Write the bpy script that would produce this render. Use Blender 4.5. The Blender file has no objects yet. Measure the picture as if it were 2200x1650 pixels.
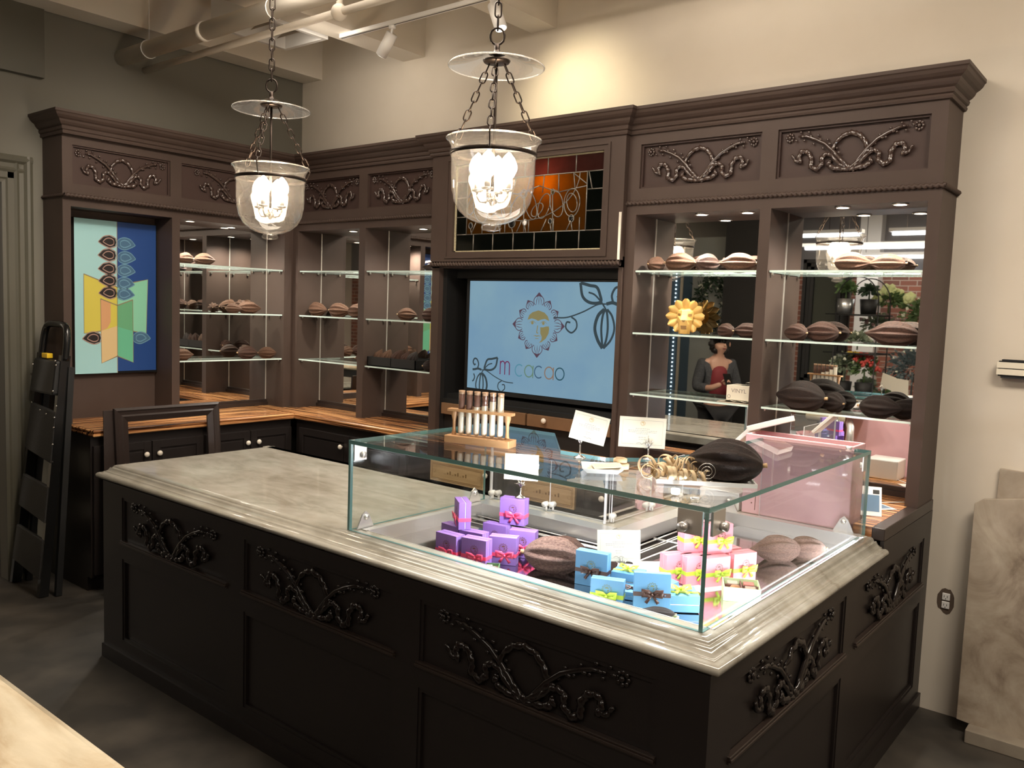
import bpy, bmesh, math, random
from mathutils import Vector, Matrix
C = bpy.context.scene.collection
S = bpy.context.scene
PI = math.pi
sin, cos = math.sin, math.cos
FZ = -0.03          # floor level
# ------------------------------------------------------------------ camera
cam = bpy.data.objects.new('camera', bpy.data.cameras.new('camera')); C.objects.link(cam)
yaw, pit, rol = math.radians(38.81), math.radians(-5.003), math.radians(2.074)
f_ = Vector((-sin(yaw)*cos(pit), cos(yaw)*cos(pit), sin(pit)))
r_ = Vector((cos(yaw), sin(yaw), 0)); u_ = r_.cross(f_)
r2 = r_*cos(rol) + u_*sin(rol); u2 = -r_*sin(rol) + u_*cos(rol)
M = Matrix((r2, u2, -f_)).transposed().to_4x4(); M.translation = Vector((5.7509, -4.3271, 1.8037))
cam.matrix_world = M
cam.data.sensor_width = 36; cam.data.lens = 36*1815.7/2200; cam.data.clip_start = 0.05
S.camera = cam
# ------------------------------------------------------------------ view, world
S.view_settings.view_transform = 'Standard'; S.view_settings.look = 'None'
S.view_settings.exposure = 0.0; S.view_settings.gamma = 1.0; S.view_settings.use_curve_mapping = False
S.cycles.max_bounces = 8; S.cycles.transparent_max_bounces = 16; S.cycles.diffuse_bounces = 4
S.cycles.glossy_bounces = 5; S.cycles.caustics_reflective = False; S.cycles.caustics_refractive = False
W = bpy.data.worlds.new('world'); S.world = W; W.use_nodes = True
W.node_tree.nodes['Background'].inputs[0].default_value = (1.0, 0.86, 0.68, 1)
W.node_tree.nodes['Background'].inputs[1].default_value = 0.05
WARM = (1.0, 0.74, 0.47); SOFT = (1.0, 0.885, 0.745); COOL = (0.93, 0.95, 1.0)
WMI = {}
def lamp(name, kind, loc, power, col, size=0.1, parent=None, aim=None, sizey=None, spot=None, blend=0.6):
    l = bpy.data.lights.new(name, kind); l.energy = power; l.color = col
    if kind == 'AREA':
        l.size = size
        if sizey: l.shape = 'RECTANGLE'; l.size_y = sizey
    else: l.shadow_soft_size = size
    if spot: l.spot_size = math.radians(spot); l.spot_blend = blend
    o = bpy.data.objects.new(name, l); C.objects.link(o); o.location = loc
    if aim: o.rotation_euler = (Vector(aim)-Vector(loc)).to_track_quat('-Z', 'Y').to_euler()
    if parent:
        o.parent = parent; o.matrix_parent_inverse = WMI[parent.name].copy()
    return o
# soft light of the shop's tube fixtures; the fills after them are added
for (x, y, p) in ((2.0, -6.3, 34), (3.9, -6.3, 34), (6.6, -4.6, 45), (-4.2, -4.5, 60)):
    lamp('shop_tube_light', 'AREA', (x, y, 3.3), p, SOFT, 1.8, aim=(x, y, 0), sizey=0.5)
lamp('overhead_fill', 'AREA', (3.2, -1.9, 3.5), 95, SOFT, 2.6, aim=(3.2, -1.6, 0), sizey=0.8)  # added overhead fill, no fixture hangs there
lamp('overhead_fill', 'AREA', (6.3, -1.9, 3.5), 75, SOFT, 1.2, aim=(5.9, -0.3, 1.0), sizey=0.5)  # added fill brightening the right end of the back wall
lamp('wall_fill', 'SPOT', (1.3, -1.0, 3.45), 26, SOFT, .15, aim=(1.1, 0, 3.1), spot=130, blend=1.0)  # unseen spot added to brighten the back wall
lamp('wall_fill', 'SPOT', (3.9, -1.1, 3.45), 16, SOFT, .15, aim=(4.1, 0, 3.3), spot=130, blend=1.0)  # second spot added for the same wall
lamp('counter_fill', 'SPOT', (3.9, -3.5, 3.5), 110, SOFT, .1, aim=(4.0, -3.85, .95), spot=50)  # spot without a fixture, added to brighten the foreground counter
lamp('left_cabinet_fill', 'SPOT', (2.9, -2.9, 3.5), 200, SOFT, .1, aim=(0.3, -1.3, 2.0), spot=48, blend=.8)  # spot without a fixture, added to lift the left cabinet
# ------------------------------------------------------------------ materials
def _nt(name):
    m = bpy.data.materials.new(name); m.use_nodes = True
    return m, m.node_tree, m.node_tree.nodes['Principled BSDF']
def setp(b, **k):
    for a, v in k.items():
        b.inputs[a.replace('_', ' ')].default_value = v
def c4(c): return (c[0], c[1], c[2], 1)
def pm(name, col, rough=0.5, metal=0.0, col2=None, sc=8.0, bump=0.0, bsc=40.0, stretch=(1, 1, 1), emit=0, coat=0, detail=4, lo=0.35, hi=0.65, dist=0.0, spec=0.5):
    m, t, b = _nt(name)
    setp(b, Base_Color=c4(col), Roughness=rough, Metallic=metal)
    b.inputs['Specular IOR Level'].default_value = spec
    if coat: b.inputs['Coat Weight'].default_value = coat; b.inputs['Coat Roughness'].default_value = 0.12
    if emit: b.inputs['Emission Color'].default_value = c4(col); b.inputs['Emission Strength'].default_value = emit
    if col2 or bump:
        tc = t.nodes.new('ShaderNodeTexCoord'); mp = t.nodes.new('ShaderNodeMapping')
        mp.inputs['Scale'].default_value = stretch; t.links.new(tc.outputs['Object'], mp.inputs[0])
    if col2:
        n = t.nodes.new('ShaderNodeTexNoise'); n.inputs['Scale'].default_value = sc; n.inputs['Detail'].default_value = detail
        n.inputs['Distortion'].default_value = dist
        r = t.nodes.new('ShaderNodeValToRGB'); r.color_ramp.elements[0].position = lo; r.color_ramp.elements[1].position = hi
        r.color_ramp.elements[0].color = c4(col); r.color_ramp.elements[1].color = c4(col2)
        t.links.new(mp.outputs[0], n.inputs['Vector']); t.links.new(n.outputs[0], r.inputs[0]); t.links.new(r.outputs[0], b.inputs['Base Color'])
    if bump:
        n2 = t.nodes.new('ShaderNodeTexNoise'); n2.inputs['Scale'].default_value = bsc; n2.inputs['Detail'].default_value = 3
        bp = t.nodes.new('ShaderNodeBump'); bp.inputs['Strength'].default_value = bump; bp.inputs['Distance'].default_value = 0.01
        t.links.new(mp.outputs[0], n2.inputs['Vector']); t.links.new(n2.outputs[0], bp.inputs['Height']); t.links.new(bp.outputs[0], b.inputs['Normal'])
    return m
def em(name, col, s):
    m, t, b = _nt(name)
    e = t.nodes.new('ShaderNodeEmission'); e.inputs[0].default_value = c4(col); e.inputs[1].default_value = s
    t.links.new(e.outputs[0], t.nodes['Material Output'].inputs[0]); return m
def thin_glass(name, tint=(1, 1, 1), haze=0.0, refl=1.0, trans=None):
    m, t, b = _nt(name); t.nodes.remove(b)
    tr = t.nodes.new('ShaderNodeBsdfTransparent'); tr.inputs[0].default_value = c4(tint)
    gl = t.nodes.new('ShaderNodeBsdfGlossy'); gl.inputs['Roughness'].default_value = 0.01
    lw = t.nodes.new('ShaderNodeLayerWeight'); lw.inputs[0].default_value = 0.5      # two-sided Schlick reflectance
    pw = t.nodes.new('ShaderNodeMath'); pw.operation = 'POWER'; pw.inputs[1].default_value = 5
    mu = t.nodes.new('ShaderNodeMath'); mu.operation = 'MULTIPLY_ADD'; mu.inputs[1].default_value = 0.9*refl; mu.inputs[2].default_value = 0.04*refl; mu.use_clamp = True
    mx = t.nodes.new('ShaderNodeMixShader')
    t.links.new(lw.outputs['Facing'], pw.inputs[0]); t.links.new(pw.outputs[0], mu.inputs[0]); t.links.new(mu.outputs[0], mx.inputs[0])
    last = tr
    if haze:
        df = t.nodes.new('ShaderNodeBsdfTranslucent'); df.inputs[0].default_value = (1, .97, .93, 1)
        m2 = t.nodes.new('ShaderNodeMixShader'); m2.inputs[0].default_value = haze
        t.links.new(tr.outputs[0], m2.inputs[1]); t.links.new(df.outputs[0], m2.inputs[2]); last = m2
    t.links.new(last.outputs[0], mx.inputs[1]); t.links.new(gl.outputs[0], mx.inputs[2])
    t.links.new(mx.outputs[0], t.nodes['Material Output'].inputs[0]); return m
def stained(name, col, k=0.6):
    m, t, b = _nt(name); t.nodes.remove(b)
    tr = t.nodes.new('ShaderNodeBsdfTranslucent'); gl = t.nodes.new('ShaderNodeBsdfPrincipled')
    n = t.nodes.new('ShaderNodeTexNoise'); n.inputs['Scale'].default_value = 14
    tc = t.nodes.new('ShaderNodeTexCoord'); t.links.new(tc.outputs['Object'], n.inputs['Vector'])
    r = t.nodes.new('ShaderNodeValToRGB'); r.color_ramp.elements[0].color = c4([v*0.7 for v in col]); r.color_ramp.elements[1].color = c4([min(1, v*1.25) for v in col])
    t.links.new(n.outputs[0], r.inputs[0]); t.links.new(r.outputs[0], tr.inputs[0])
    gl.inputs['Base Color'].default_value = c4([v*0.06 for v in col]); gl.inputs['Roughness'].default_value = 0.08
    mx = t.nodes.new('ShaderNodeMixShader'); mx.inputs[0].default_value = 1-k
    t.links.new(tr.outputs[0], mx.inputs[1]); t.links.new(gl.outputs[0], mx.inputs[2])
    t.links.new(mx.outputs[0], t.nodes['Material Output'].inputs[0]); return m
def brickm():
    m, t, b = _nt('old_brick'); tc = t.nodes.new('ShaderNodeTexCoord'); mp = t.nodes.new('ShaderNodeMapping')
    mp.inputs['Rotation'].default_value = (PI/2, 0, 0)
    br = t.nodes.new('ShaderNodeTexBrick'); br.inputs['Scale'].default_value = 1.0
    br.inputs['Brick Width'].default_value = 0.22; br.inputs['Row Height'].default_value = 0.075; br.inputs['Mortar Size'].default_value = 0.006
    br.inputs['Color1'].default_value = (0.30, 0.11, 0.07, 1); br.inputs['Color2'].default_value = (0.17, 0.075, 0.055, 1); br.inputs['Mortar'].default_value = (0.4, 0.33, 0.27, 1)
    t.links.new(tc.outputs['Object'], mp.inputs[0]); t.links.new(mp.outputs[0], br.inputs['Vector']); t.links.new(br.outputs[0], b.inputs['Base Color'])
    setp(b, Roughness=0.85); return m
def woodm(name, along):
    m, t, b = _nt(name)
    tc = t.nodes.new('ShaderNodeTexCoord'); mp = t.nodes.new('ShaderNodeMapping')
    mp.inputs['Scale'].default_value = (0.5, 14, 14) if along == 'x' else (14, 0.5, 14)
    n = t.nodes.new('ShaderNodeTexNoise'); n.inputs['Scale'].default_value = 3.2; n.inputs['Detail'].default_value = 5; n.inputs['Distortion'].default_value = 0.4
    r = t.nodes.new('ShaderNodeValToRGB'); e = r.color_ramp.elements
    e[0].position = 0.38; e[0].color = (0.035, 0.014, 0.007, 1); e[1].position = 0.66; e[1].color = (0.75, 0.40, 0.17, 1)
    x = e.new(0.47); x.color = (0.30, 0.12, 0.045, 1); x = e.new(0.55); x.color = (0.52, 0.245, 0.095, 1)
    t.links.new(tc.outputs['Object'], mp.inputs[0]); t.links.new(mp.outputs[0], n.inputs['Vector']); t.links.new(n.outputs[0], r.inputs[0]); t.links.new(r.outputs[0], b.inputs['Base Color'])
    setp(b, Roughness=0.25); return m
def marblem(name, a, bcol, vein, rough=0.08, st=(1, 2.2, 1)):
    m, t, b = _nt(name)
    tc = t.nodes.new('ShaderNodeTexCoord'); mp = t.nodes.new('ShaderNodeMapping'); mp.inputs['Scale'].default_value = st; mp.inputs['Rotation'].default_value = (0, 0, 0.35)
    n = t.nodes.new('ShaderNodeTexNoise'); n.inputs['Scale'].default_value = 2.4; n.inputs['Detail'].default_value = 9; n.inputs['Roughness'].default_value = 0.62; n.inputs['Distortion'].default_value = 0.9
    r = t.nodes.new('ShaderNodeValToRGB'); e = r.color_ramp.elements
    e[0].position = 0.33; e[0].color = c4(vein); e[1].position = 0.68; e[1].color = c4(bcol); x = e.new(0.47); x.color = c4(a)
    t.links.new(tc.outputs['Object'], mp.inputs[0]); t.links.new(mp.outputs[0], n.inputs['Vector']); t.links.new(n.outputs[0], r.inputs[0]); t.links.new(r.outputs[0], b.inputs['Base Color'])
    n2 = t.nodes.new('ShaderNodeTexNoise'); n2.inputs['Scale'].default_value = 8; n2.inputs['Detail'].default_value = 6; n2.inputs['Distortion'].default_value = 0.6
    r2_ = t.nodes.new('ShaderNodeValToRGB'); r2_.color_ramp.elements[0].position = .3; r2_.color_ramp.elements[0].color = (.70,.68,.64,1); r2_.color_ramp.elements[1].position = .62
    mm = t.nodes.new('ShaderNodeMix'); mm.data_type = 'RGBA'; mm.blend_type = 'MULTIPLY'; mm.inputs[0].default_value = 0.5
    t.links.new(mp.outputs[0], n2.inputs['Vector']); t.links.new(n2.outputs[0], r2_.inputs[0]); t.links.new(r.outputs[0], mm.inputs[6]); t.links.new(r2_.outputs[0], mm.inputs[7]); t.links.new(mm.outputs[2], b.inputs['Base Color'])
    setp(b, Roughness=rough); return m
m_wall = pm('cream_wall_paint', (0.66, 0.595, 0.50), 0.8, col2=(0.63, 0.565, 0.47), sc=3)
m_green = pm('olive_grey_wall_paint', (0.165, 0.155, 0.125), 0.7)
m_olive = pm('olive_trim_paint', (0.095, 0.088, 0.065), 0.5)
m_ceil = pm('cream_ceiling_paint', (0.74, 0.68, 0.59), 0.8)
m_floor = pm('dark_concrete', (0.030, 0.026, 0.022), 0.55, col2=(0.085, 0.072, 0.058), sc=3.5, detail=8, lo=0.4, hi=0.75)
m_brown = pm('brown_cabinet_paint', (0.062, 0.042, 0.034), 0.48, col2=(0.074, 0.051, 0.042), sc=2.5, spec=0.22)
m_brownd = pm('dark_brown_cabinet_paint', (0.030, 0.020, 0.017), 0.35)
m_panel = pm('brown_recessed_panel', (0.054, 0.033, 0.028), 0.45, spec=0.25)
m_carve = pm('glossy_brown_carving', (0.055, 0.034, 0.028), 0.15, spec=1.0)
m_isl = pm('espresso_island_paint', (0.0155, 0.0115, 0.0105), 0.38)
m_islc = pm('glossy_espresso_carving', (0.013, 0.009, 0.008), 0.16)
m_ledge = pm('espresso_ledge', (0.032, 0.022, 0.018), 0.3)
m_woodx = woodm('striped_wood_x', 'x'); m_woody = woodm('striped_wood_y', 'y')
m_marble = marblem('grey_beige_marble', (0.385, 0.36, 0.305), (0.46, 0.435, 0.38), (0.29, 0.26, 0.21))
m_marble2 = marblem('cream_marble', (0.66, 0.57, 0.42), (0.78, 0.70, 0.55), (0.50, 0.38, 0.24), 0.12)
m_slab = marblem('stained_stone_slab', (0.33, 0.27, 0.205), (0.45, 0.39, 0.31), (0.17, 0.125, 0.09), 0.55, (1.5, 1, 1.5))
m_mirror = pm('mirror_silver', (0.86, 0.86, 0.84), 0.015, 1.0)
m_medge = pm('mirror_edge', (0.75, 0.72, 0.66), 0.3, 0.6)
m_glass = thin_glass('clear_glass', (0.985, 1, 0.995))
m_shelfg = thin_glass('shelf_glass', (0.97, 0.99, 0.98), haze=0.05)
m_gedge = pm('green_glass_edge', (0.13, 0.27, 0.26), 0.15, spec=0.8)
m_sedge = pm('pale_glass_edge', (0.70, 0.86, 0.81), 0.12, emit=0.0, spec=0.8)
m_acr = thin_glass('acrylic', (0.975, 0.975, 0.98), haze=0.03)
m_aedge = pm('acrylic_edge', (0.75, 0.75, 0.77), 0.2)
m_jar = thin_glass('bell_jar_glass', (0.985, 0.98, 0.97), haze=0.03, refl=1.2)
m_jarrim = thin_glass('glass_rim', (.9,.9,.88), haze=0.14, refl=2.5)
m_bronze = pm('dark_bronze', (0.035, 0.025, 0.020), 0.35, 0.8)
m_nickel = pm('brushed_nickel', (0.62, 0.60, 0.57), 0.22, 1.0)
m_steel = pm('stainless_steel', (0.66, 0.65, 0.66), 0.10, 1.0, col2=(0.58, 0.57, 0.58), sc=3, stretch=(1, 20, 1))
m_steelr = pm('satin_steel', (0.74, 0.72, 0.70), 0.34, 0.85)
m_black = pm('matte_black', (0.006, 0.006, 0.006), 0.6)
m_blackg = pm('gloss_black', (0.008, 0.008, 0.008), 0.2)
m_rubber = pm('charcoal_tread', (0.028, 0.027, 0.026), 0.8, bump=0.5, bsc=200)
m_white = pm('white_plastic', (0.80, 0.78, 0.75), 0.35)
m_cream = pm('cream_card', (0.70, 0.65, 0.53), 0.7)
m_cream2 = pm('cream_cloth', (0.72, 0.66, 0.54), 0.9, bump=0.3, bsc=30)
m_gold = pm('gold_foil_print', (0.50, 0.31, 0.07), 0.45, 0.2)
m_greyink = pm('grey_ink', (0.24, 0.22, 0.19), 0.8)
m_knob = pm('cream_knob', (0.75, 0.68, 0.58), 0.25)
m_pend = em('candle_bulb_glow', (1.0, 0.82, 0.60), 60)
m_puck = em('puck_glow', (1.0, 0.93, 0.82), 22)
m_tube = em('fluorescent_glow', (0.97, 0.97, 1.0), 9)
m_led = em('led_glow', (0.95, 0.97, 1.0), 16)
m_bead = em('bead_glow', (0.75, 0.92, 1.0), 4)
m_globe = em('globe_glow', (1.0, 0.93, 0.80), 6)
m_brick = brickm()
m_pods = {'tan': pm('tan_pod_husk', (0.23, 0.112, 0.060), 0.65, col2=(0.12, 0.052, 0.028), sc=22, bump=1.0, bsc=60, stretch=(1, 3, 3)),
          'brown': pm('brown_pod_husk', (0.125, 0.055, 0.034), 0.6, col2=(0.055, 0.024, 0.016), sc=22, bump=0.9, bsc=60, stretch=(1, 3, 3)),
          'dark': pm('dark_pod_husk', (0.040, 0.019, 0.014), 0.6, col2=(0.018, 0.009, 0.007), sc=20, bump=1.0, bsc=60, stretch=(1, 3, 3)),
          'mauve': pm('mauve_brown_pod_husk', (0.34, 0.20, 0.155), 0.55, col2=(0.15, 0.075, 0.055), sc=25, bump=1.0, bsc=70, stretch=(1, 3, 3))}
m_stem = pm('pod_stem', (0.50, 0.33, 0.18), 0.7)
m_rack = pm('light_rack_wood', (0.50, 0.28, 0.13), 0.5, col2=(0.42, 0.23, 0.10), sc=6, stretch=(1, 8, 8))
m_tan = pm('raw_drawer_wood', (0.46, 0.30, 0.15), 0.5, col2=(0.54, 0.36, 0.19), sc=6, stretch=(1, 1, 10))
m_tand = pm('engraved_line', (0.24, 0.14, 0.06), 0.6)
m_curl = pm('pale_wood_shaving', (0.68, 0.53, 0.33), 0.55, col2=(0.58, 0.43, 0.25), sc=20)
# ------------------------------------------------------------------ mesh helpers
class MB:
    def __init__(s, T=None): s.v = []; s.f = []; s.mi = []; s.sm = []; s.T = T
    def add(s, vs, fs, mi=0, smooth=False):
        k = len(s.v)
        s.v += [Vector(s.T(*v)) if s.T else Vector(v) for v in vs]
        for f in fs: s.f.append([k+i for i in f]); s.mi.append(mi); s.sm.append(smooth)
    def box(s, x0, y0, z0, x1, y1, z1, mi=0):
        s.add([(x0,y0,z0),(x1,y0,z0),(x1,y1,z0),(x0,y1,z0),(x0,y0,z1),(x1,y0,z1),(x1,y1,z1),(x0,y1,z1)],
              [(0,3,2,1),(4,5,6,7),(0,1,5,4),(1,2,6,5),(2,3,7,6),(3,0,4,7)], mi)
        return s
    def hexa(s, p, mi=0):
        s.add(p, [(0,3,2,1),(4,5,6,7),(0,1,5,4),(1,2,6,5),(2,3,7,6),(3,0,4,7)], mi); return s
    def obox(s, c, ax, ay, az, mi=0):     # centre and three half-axis vectors
        c, ax, ay, az = map(Vector, (c, ax, ay, az)); p = []
        for k in (-1, 1):
            for (i, j) in ((-1,-1),(1,-1),(1,1),(-1,1)): p.append(tuple(c+ax*i+ay*j+az*k))
        return s.hexa(p, mi)
    def tube(s, pts, r, n=8, closed=False, mi=0, flat=None, caps=True):
        P = [Vector(p) for p in pts]; N = len(P); k0 = None; vs = []; fs = []
        for i in range(N):
            a = P[(i-1) % N] if (closed or i) else P[0]; b = P[(i+1) % N] if (closed or i < N-1) else P[-1]
            d = (b-a).normalized() if (b-a).length > 1e-9 else Vector((0,0,1))
            if k0 is None: k0 = d.orthogonal().normalized() if flat is None else (Vector(flat)-d*d.dot(Vector(flat))).normalized()
            k0 = ((k0 if flat is None else Vector(flat)) - d*d.dot(k0 if flat is None else Vector(flat))).normalized()
            e = d.cross(k0); rr = r[i] if isinstance(r, (list, tuple)) else r
            ra, rb = rr if isinstance(rr, (list, tuple)) else (rr, rr)
            for j in range(n):
                t = 2*PI*j/n; vs.append(tuple(P[i]+k0*(cos(t)*ra)+e*(sin(t)*rb)))
        for i in range(N if closed else N-1):
            for j in range(n):
                a = i*n+j; b = i*n+(j+1) % n; q = ((i+1) % N)*n; fs.append((a, b, q+(j+1) % n, q+j))
        if caps and not closed: fs += [tuple(range(n))[::-1], tuple((N-1)*n+j for j in range(n))]
        s.add(vs, fs, mi, True); return s
    def cyl(s, p0, p1, r, n=16, mi=0, r1=None):
        return s.tube([p0, p1], [r, r if r1 is None else r1], n, mi=mi)
    def lathe(s, prof, c=(0,0,0), n=28, mi=0, closed=False, fn=None):
        vs = []; fs = []; L = len(prof)
        for (r, z) in prof:
            for j in range(n):
                t = 2*PI*j/n; q = fn(t, z) if fn else 1
                vs.append((c[0]+r*q*cos(t), c[1]+r*q*sin(t), c[2]+z))
        for i in range(L-1):
            for j in range(n): fs.append((i*n+j, i*n+(j+1) % n, (i+1)*n+(j+1) % n, (i+1)*n+j))
        s.add(vs, fs, mi, True); return s
    def ball(s, c, r, sc=(1,1,1), n=12, mi=0):
        vs = []; fs = []; h = n//2
        for i in range(h+1):
            a = PI*i/h
            for j in range(n):
                t = 2*PI*j/n; vs.append((c[0]+r*sc[0]*sin(a)*cos(t), c[1]+r*sc[1]*sin(a)*sin(t), c[2]+r*sc[2]*cos(a)))
        for i in range(h):
            for j in range(n): fs.append((i*n+j, i*n+(j+1) % n, (i+1)*n+(j+1) % n, (i+1)*n+j))
        s.add(vs, fs, mi, True); return s
    def sweep(s, prof, path, mi=0, caps=True, smooth=False):   # prof (outward, z); path 2D, outward = right of travel
        n = []; P = [Vector(p) for p in path]
        for a, b in zip(P, P[1:]): d = (b-a).normalized(); n.append(Vector((d.y, -d.x)))
        vs = []; L = len(prof)
        for i, p in enumerate(P):
            m = n[0] if i == 0 else n[-1] if i == len(P)-1 else (n[i-1]+n[i])/(1+n[i-1].dot(n[i]))
            for (o, z) in prof: vs.append((p.x+m.x*o, p.y+m.y*o, z))
        fs = [(i*L+j, (i+1)*L+j, (i+1)*L+j+1, i*L+j+1) for i in range(len(P)-1) for j in range(L-1)]
        if caps: fs += [tuple(range(L)), tuple((len(P)-1)*L+j for j in range(L))[::-1]]
        s.add(vs, fs, mi, smooth); return s
    def prism(s, poly, map0, map1, mi=0):
        n = len(poly); vs = [map0(*p) for p in poly]+[map1(*p) for p in poly]
        fs = [tuple(range(n))[::-1], tuple(range(n, 2*n))]+[(i, (i+1) % n, n+(i+1) % n, n+i) for i in range(n)]
        s.add(vs, fs, mi); return s
    def rope(s, p0, p1, r, turns=90, mi=0):
        P0, P1 = Vector(p0), Vector(p1); L = (P1-P0).length; d = (P1-P0)/L; k = d.orthogonal().normalized(); e = d.cross(k)
        st = max(2, int(L/0.0035)); n = 8; vs = []; fs = []
        for i in range(st+1):
            for j in range(n):
                t = 2*PI*j/n; q = r*(1+0.30*cos(2*t-2*PI*(L*i/st)/0.024)); vs.append(tuple(P0+d*(L*i/st)+k*(q*cos(t))+e*(q*sin(t))))
        for i in range(st):
            for j in range(n): fs.append((i*n+j, i*n+(j+1) % n, (i+1)*n+(j+1) % n, (i+1)*n+j))
        s.add(vs, fs, mi, True); return s
    def sheet(s, rows, mi=0, smooth=True):      # rows of points
        n = len(rows[0]); vs = [p for r in rows for p in r]
        fs = [(i*n+j, i*n+j+1, (i+1)*n+j+1, (i+1)*n+j) for i in range(len(rows)-1) for j in range(n-1)]
        s.add(vs, fs, mi, smooth); return s
def setwm(o, parent=None):
    m = Matrix.LocRotScale(o.location, o.rotation_euler, o.scale)
    WMI[o.name] = (WMI['*'+parent.name] @ m).inverted() if parent else m.inverted()
    WMI['*'+o.name] = WMI[o.name].inverted()
def obj(name, mb, mat, parent=None, local=False, bevel=0, seg=2, recalc=True):
    me = bpy.data.meshes.new(name); vs = mb.v
    if parent is not None and not local: inv = WMI[parent.name]; vs = [inv @ v for v in vs]
    me.from_pydata([tuple(v) for v in vs], [], mb.f)
    for i, m in enumerate(mat if isinstance(mat, (list, tuple)) else [mat]): me.materials.append(m)
    for p, mi, sm in zip(me.polygons, mb.mi, mb.sm): p.material_index = mi; p.use_smooth = sm
    if recalc:
        b = bmesh.new(); b.from_mesh(me); bmesh.ops.recalc_face_normals(b, faces=b.faces); b.to_mesh(me); b.free()
    me.update()
    o = bpy.data.objects.new(name, me); C.objects.link(o)
    if parent is not None: o.parent = parent
    if bevel:
        md = o.modifiers.new('bevel', 'BEVEL'); md.width = bevel; md.segments = seg; md.limit_method = 'ANGLE'; md.angle_limit = 0.9
    setwm(o, parent)
    return o
def tag(o, label, cat, group=None, kind=None):
    o['label'] = label; o['category'] = cat
    if group: o['group'] = group
    if kind: o['kind'] = kind
    return o
def thing(name, label, cat, loc=(0,0,0), rot=0, group=None):
    o = bpy.data.objects.new(name, None); C.objects.link(o); o.location = loc; o.empty_display_size = 0.05
    o.rotation_euler = rot if isinstance(rot, (tuple, list)) else (0, 0, rot)
    tag(o, label, cat, group); setwm(o); return o
def struct(name, mb, mat, **k):
    o = obj(name, mb, mat, **k); o['kind'] = 'structure'; return o
def dup(root, label, loc=None, rot=None, scale=None, group=None, mats=None):
    def cp(o, parent):
        c = o.copy(); C.objects.link(c); c.parent = parent
        for ch in list(o.children): cp(ch, c)
        return c
    r = cp(root, None)
    if label: r['label'] = label
    if group: r['group'] = group
    if loc is not None: r.location = loc
    if rot is not None: r.rotation_euler = rot if isinstance(rot, (tuple, list)) else (0, 0, rot)
    if scale is not None: r.scale = scale
    return r
def V(x, y, z): return (x, y, z)
# ------------------------------------------------------------------ room shell
struct('floor', MB().box(-7.5,-8.4,FZ-0.1,9,0.2,FZ), m_floor)
struct('ceiling', MB().box(-7.5,-8.4,4.0,9,0.2,4.1), m_ceil)
struct('wall_back', MB().box(0,0,FZ,9,0.2,4.0), m_wall)
mb = MB(); mb.box(-0.12,-2.22,FZ,0,0.2,4.0); mb.box(-0.12,-8.4,2.62,0,-2.22,4.0); struct('wall_left', mb, m_green)
struct('wall_right', MB().box(9,-8.4,FZ,9.2,0.2,4.0), m_wall)
struct('wall_far_left', MB().box(-7.7,-8.4,FZ,-7.5,0.2,4.0), m_wall)
struct('wall_left_room', MB().box(-7.5,0,FZ,-0.12,0.2,4.0), m_wall)
struct('wall_front', MB().box(-7.5,-8.4,FZ,9,-8.2,4.0), m_brick)
for i, (x0, x1) in enumerate(((0.022,0.245),(1.164,1.38),(2.326,2.522),(3.49,3.69),(4.65,4.85),(5.82,6.02),(6.98,7.18),(8.14,8.34))):
    struct('trim_%d' % (i+1), MB().box(x0,-8.2,3.55,x1,0,4.0), m_ceil)
struct('trim_9', MB().box(0.0,-4.6,3.135,0.05,-1.985,4.0), m_olive)
mb = MB()   # moulded casing of the opening in the left wall
prof = [(0,0),(0,.03),(.02,.04),(.035,.035),(.05,.02),(.075,.018),(.09,.026),(.105,.018),(.14,.018),(.15,.010),(.17,.008),(.17,0)]
mb.sheet([[(p[1], -2.055-p[0], z) for p in prof] for z in (FZ, 2.64)], smooth=False)
mb.sheet([[(p[1], y, 2.64-p[0]) for p in prof] for y in (-2.055, -4.7)], smooth=False)
struct('door_1', mb, m_olive)
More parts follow.
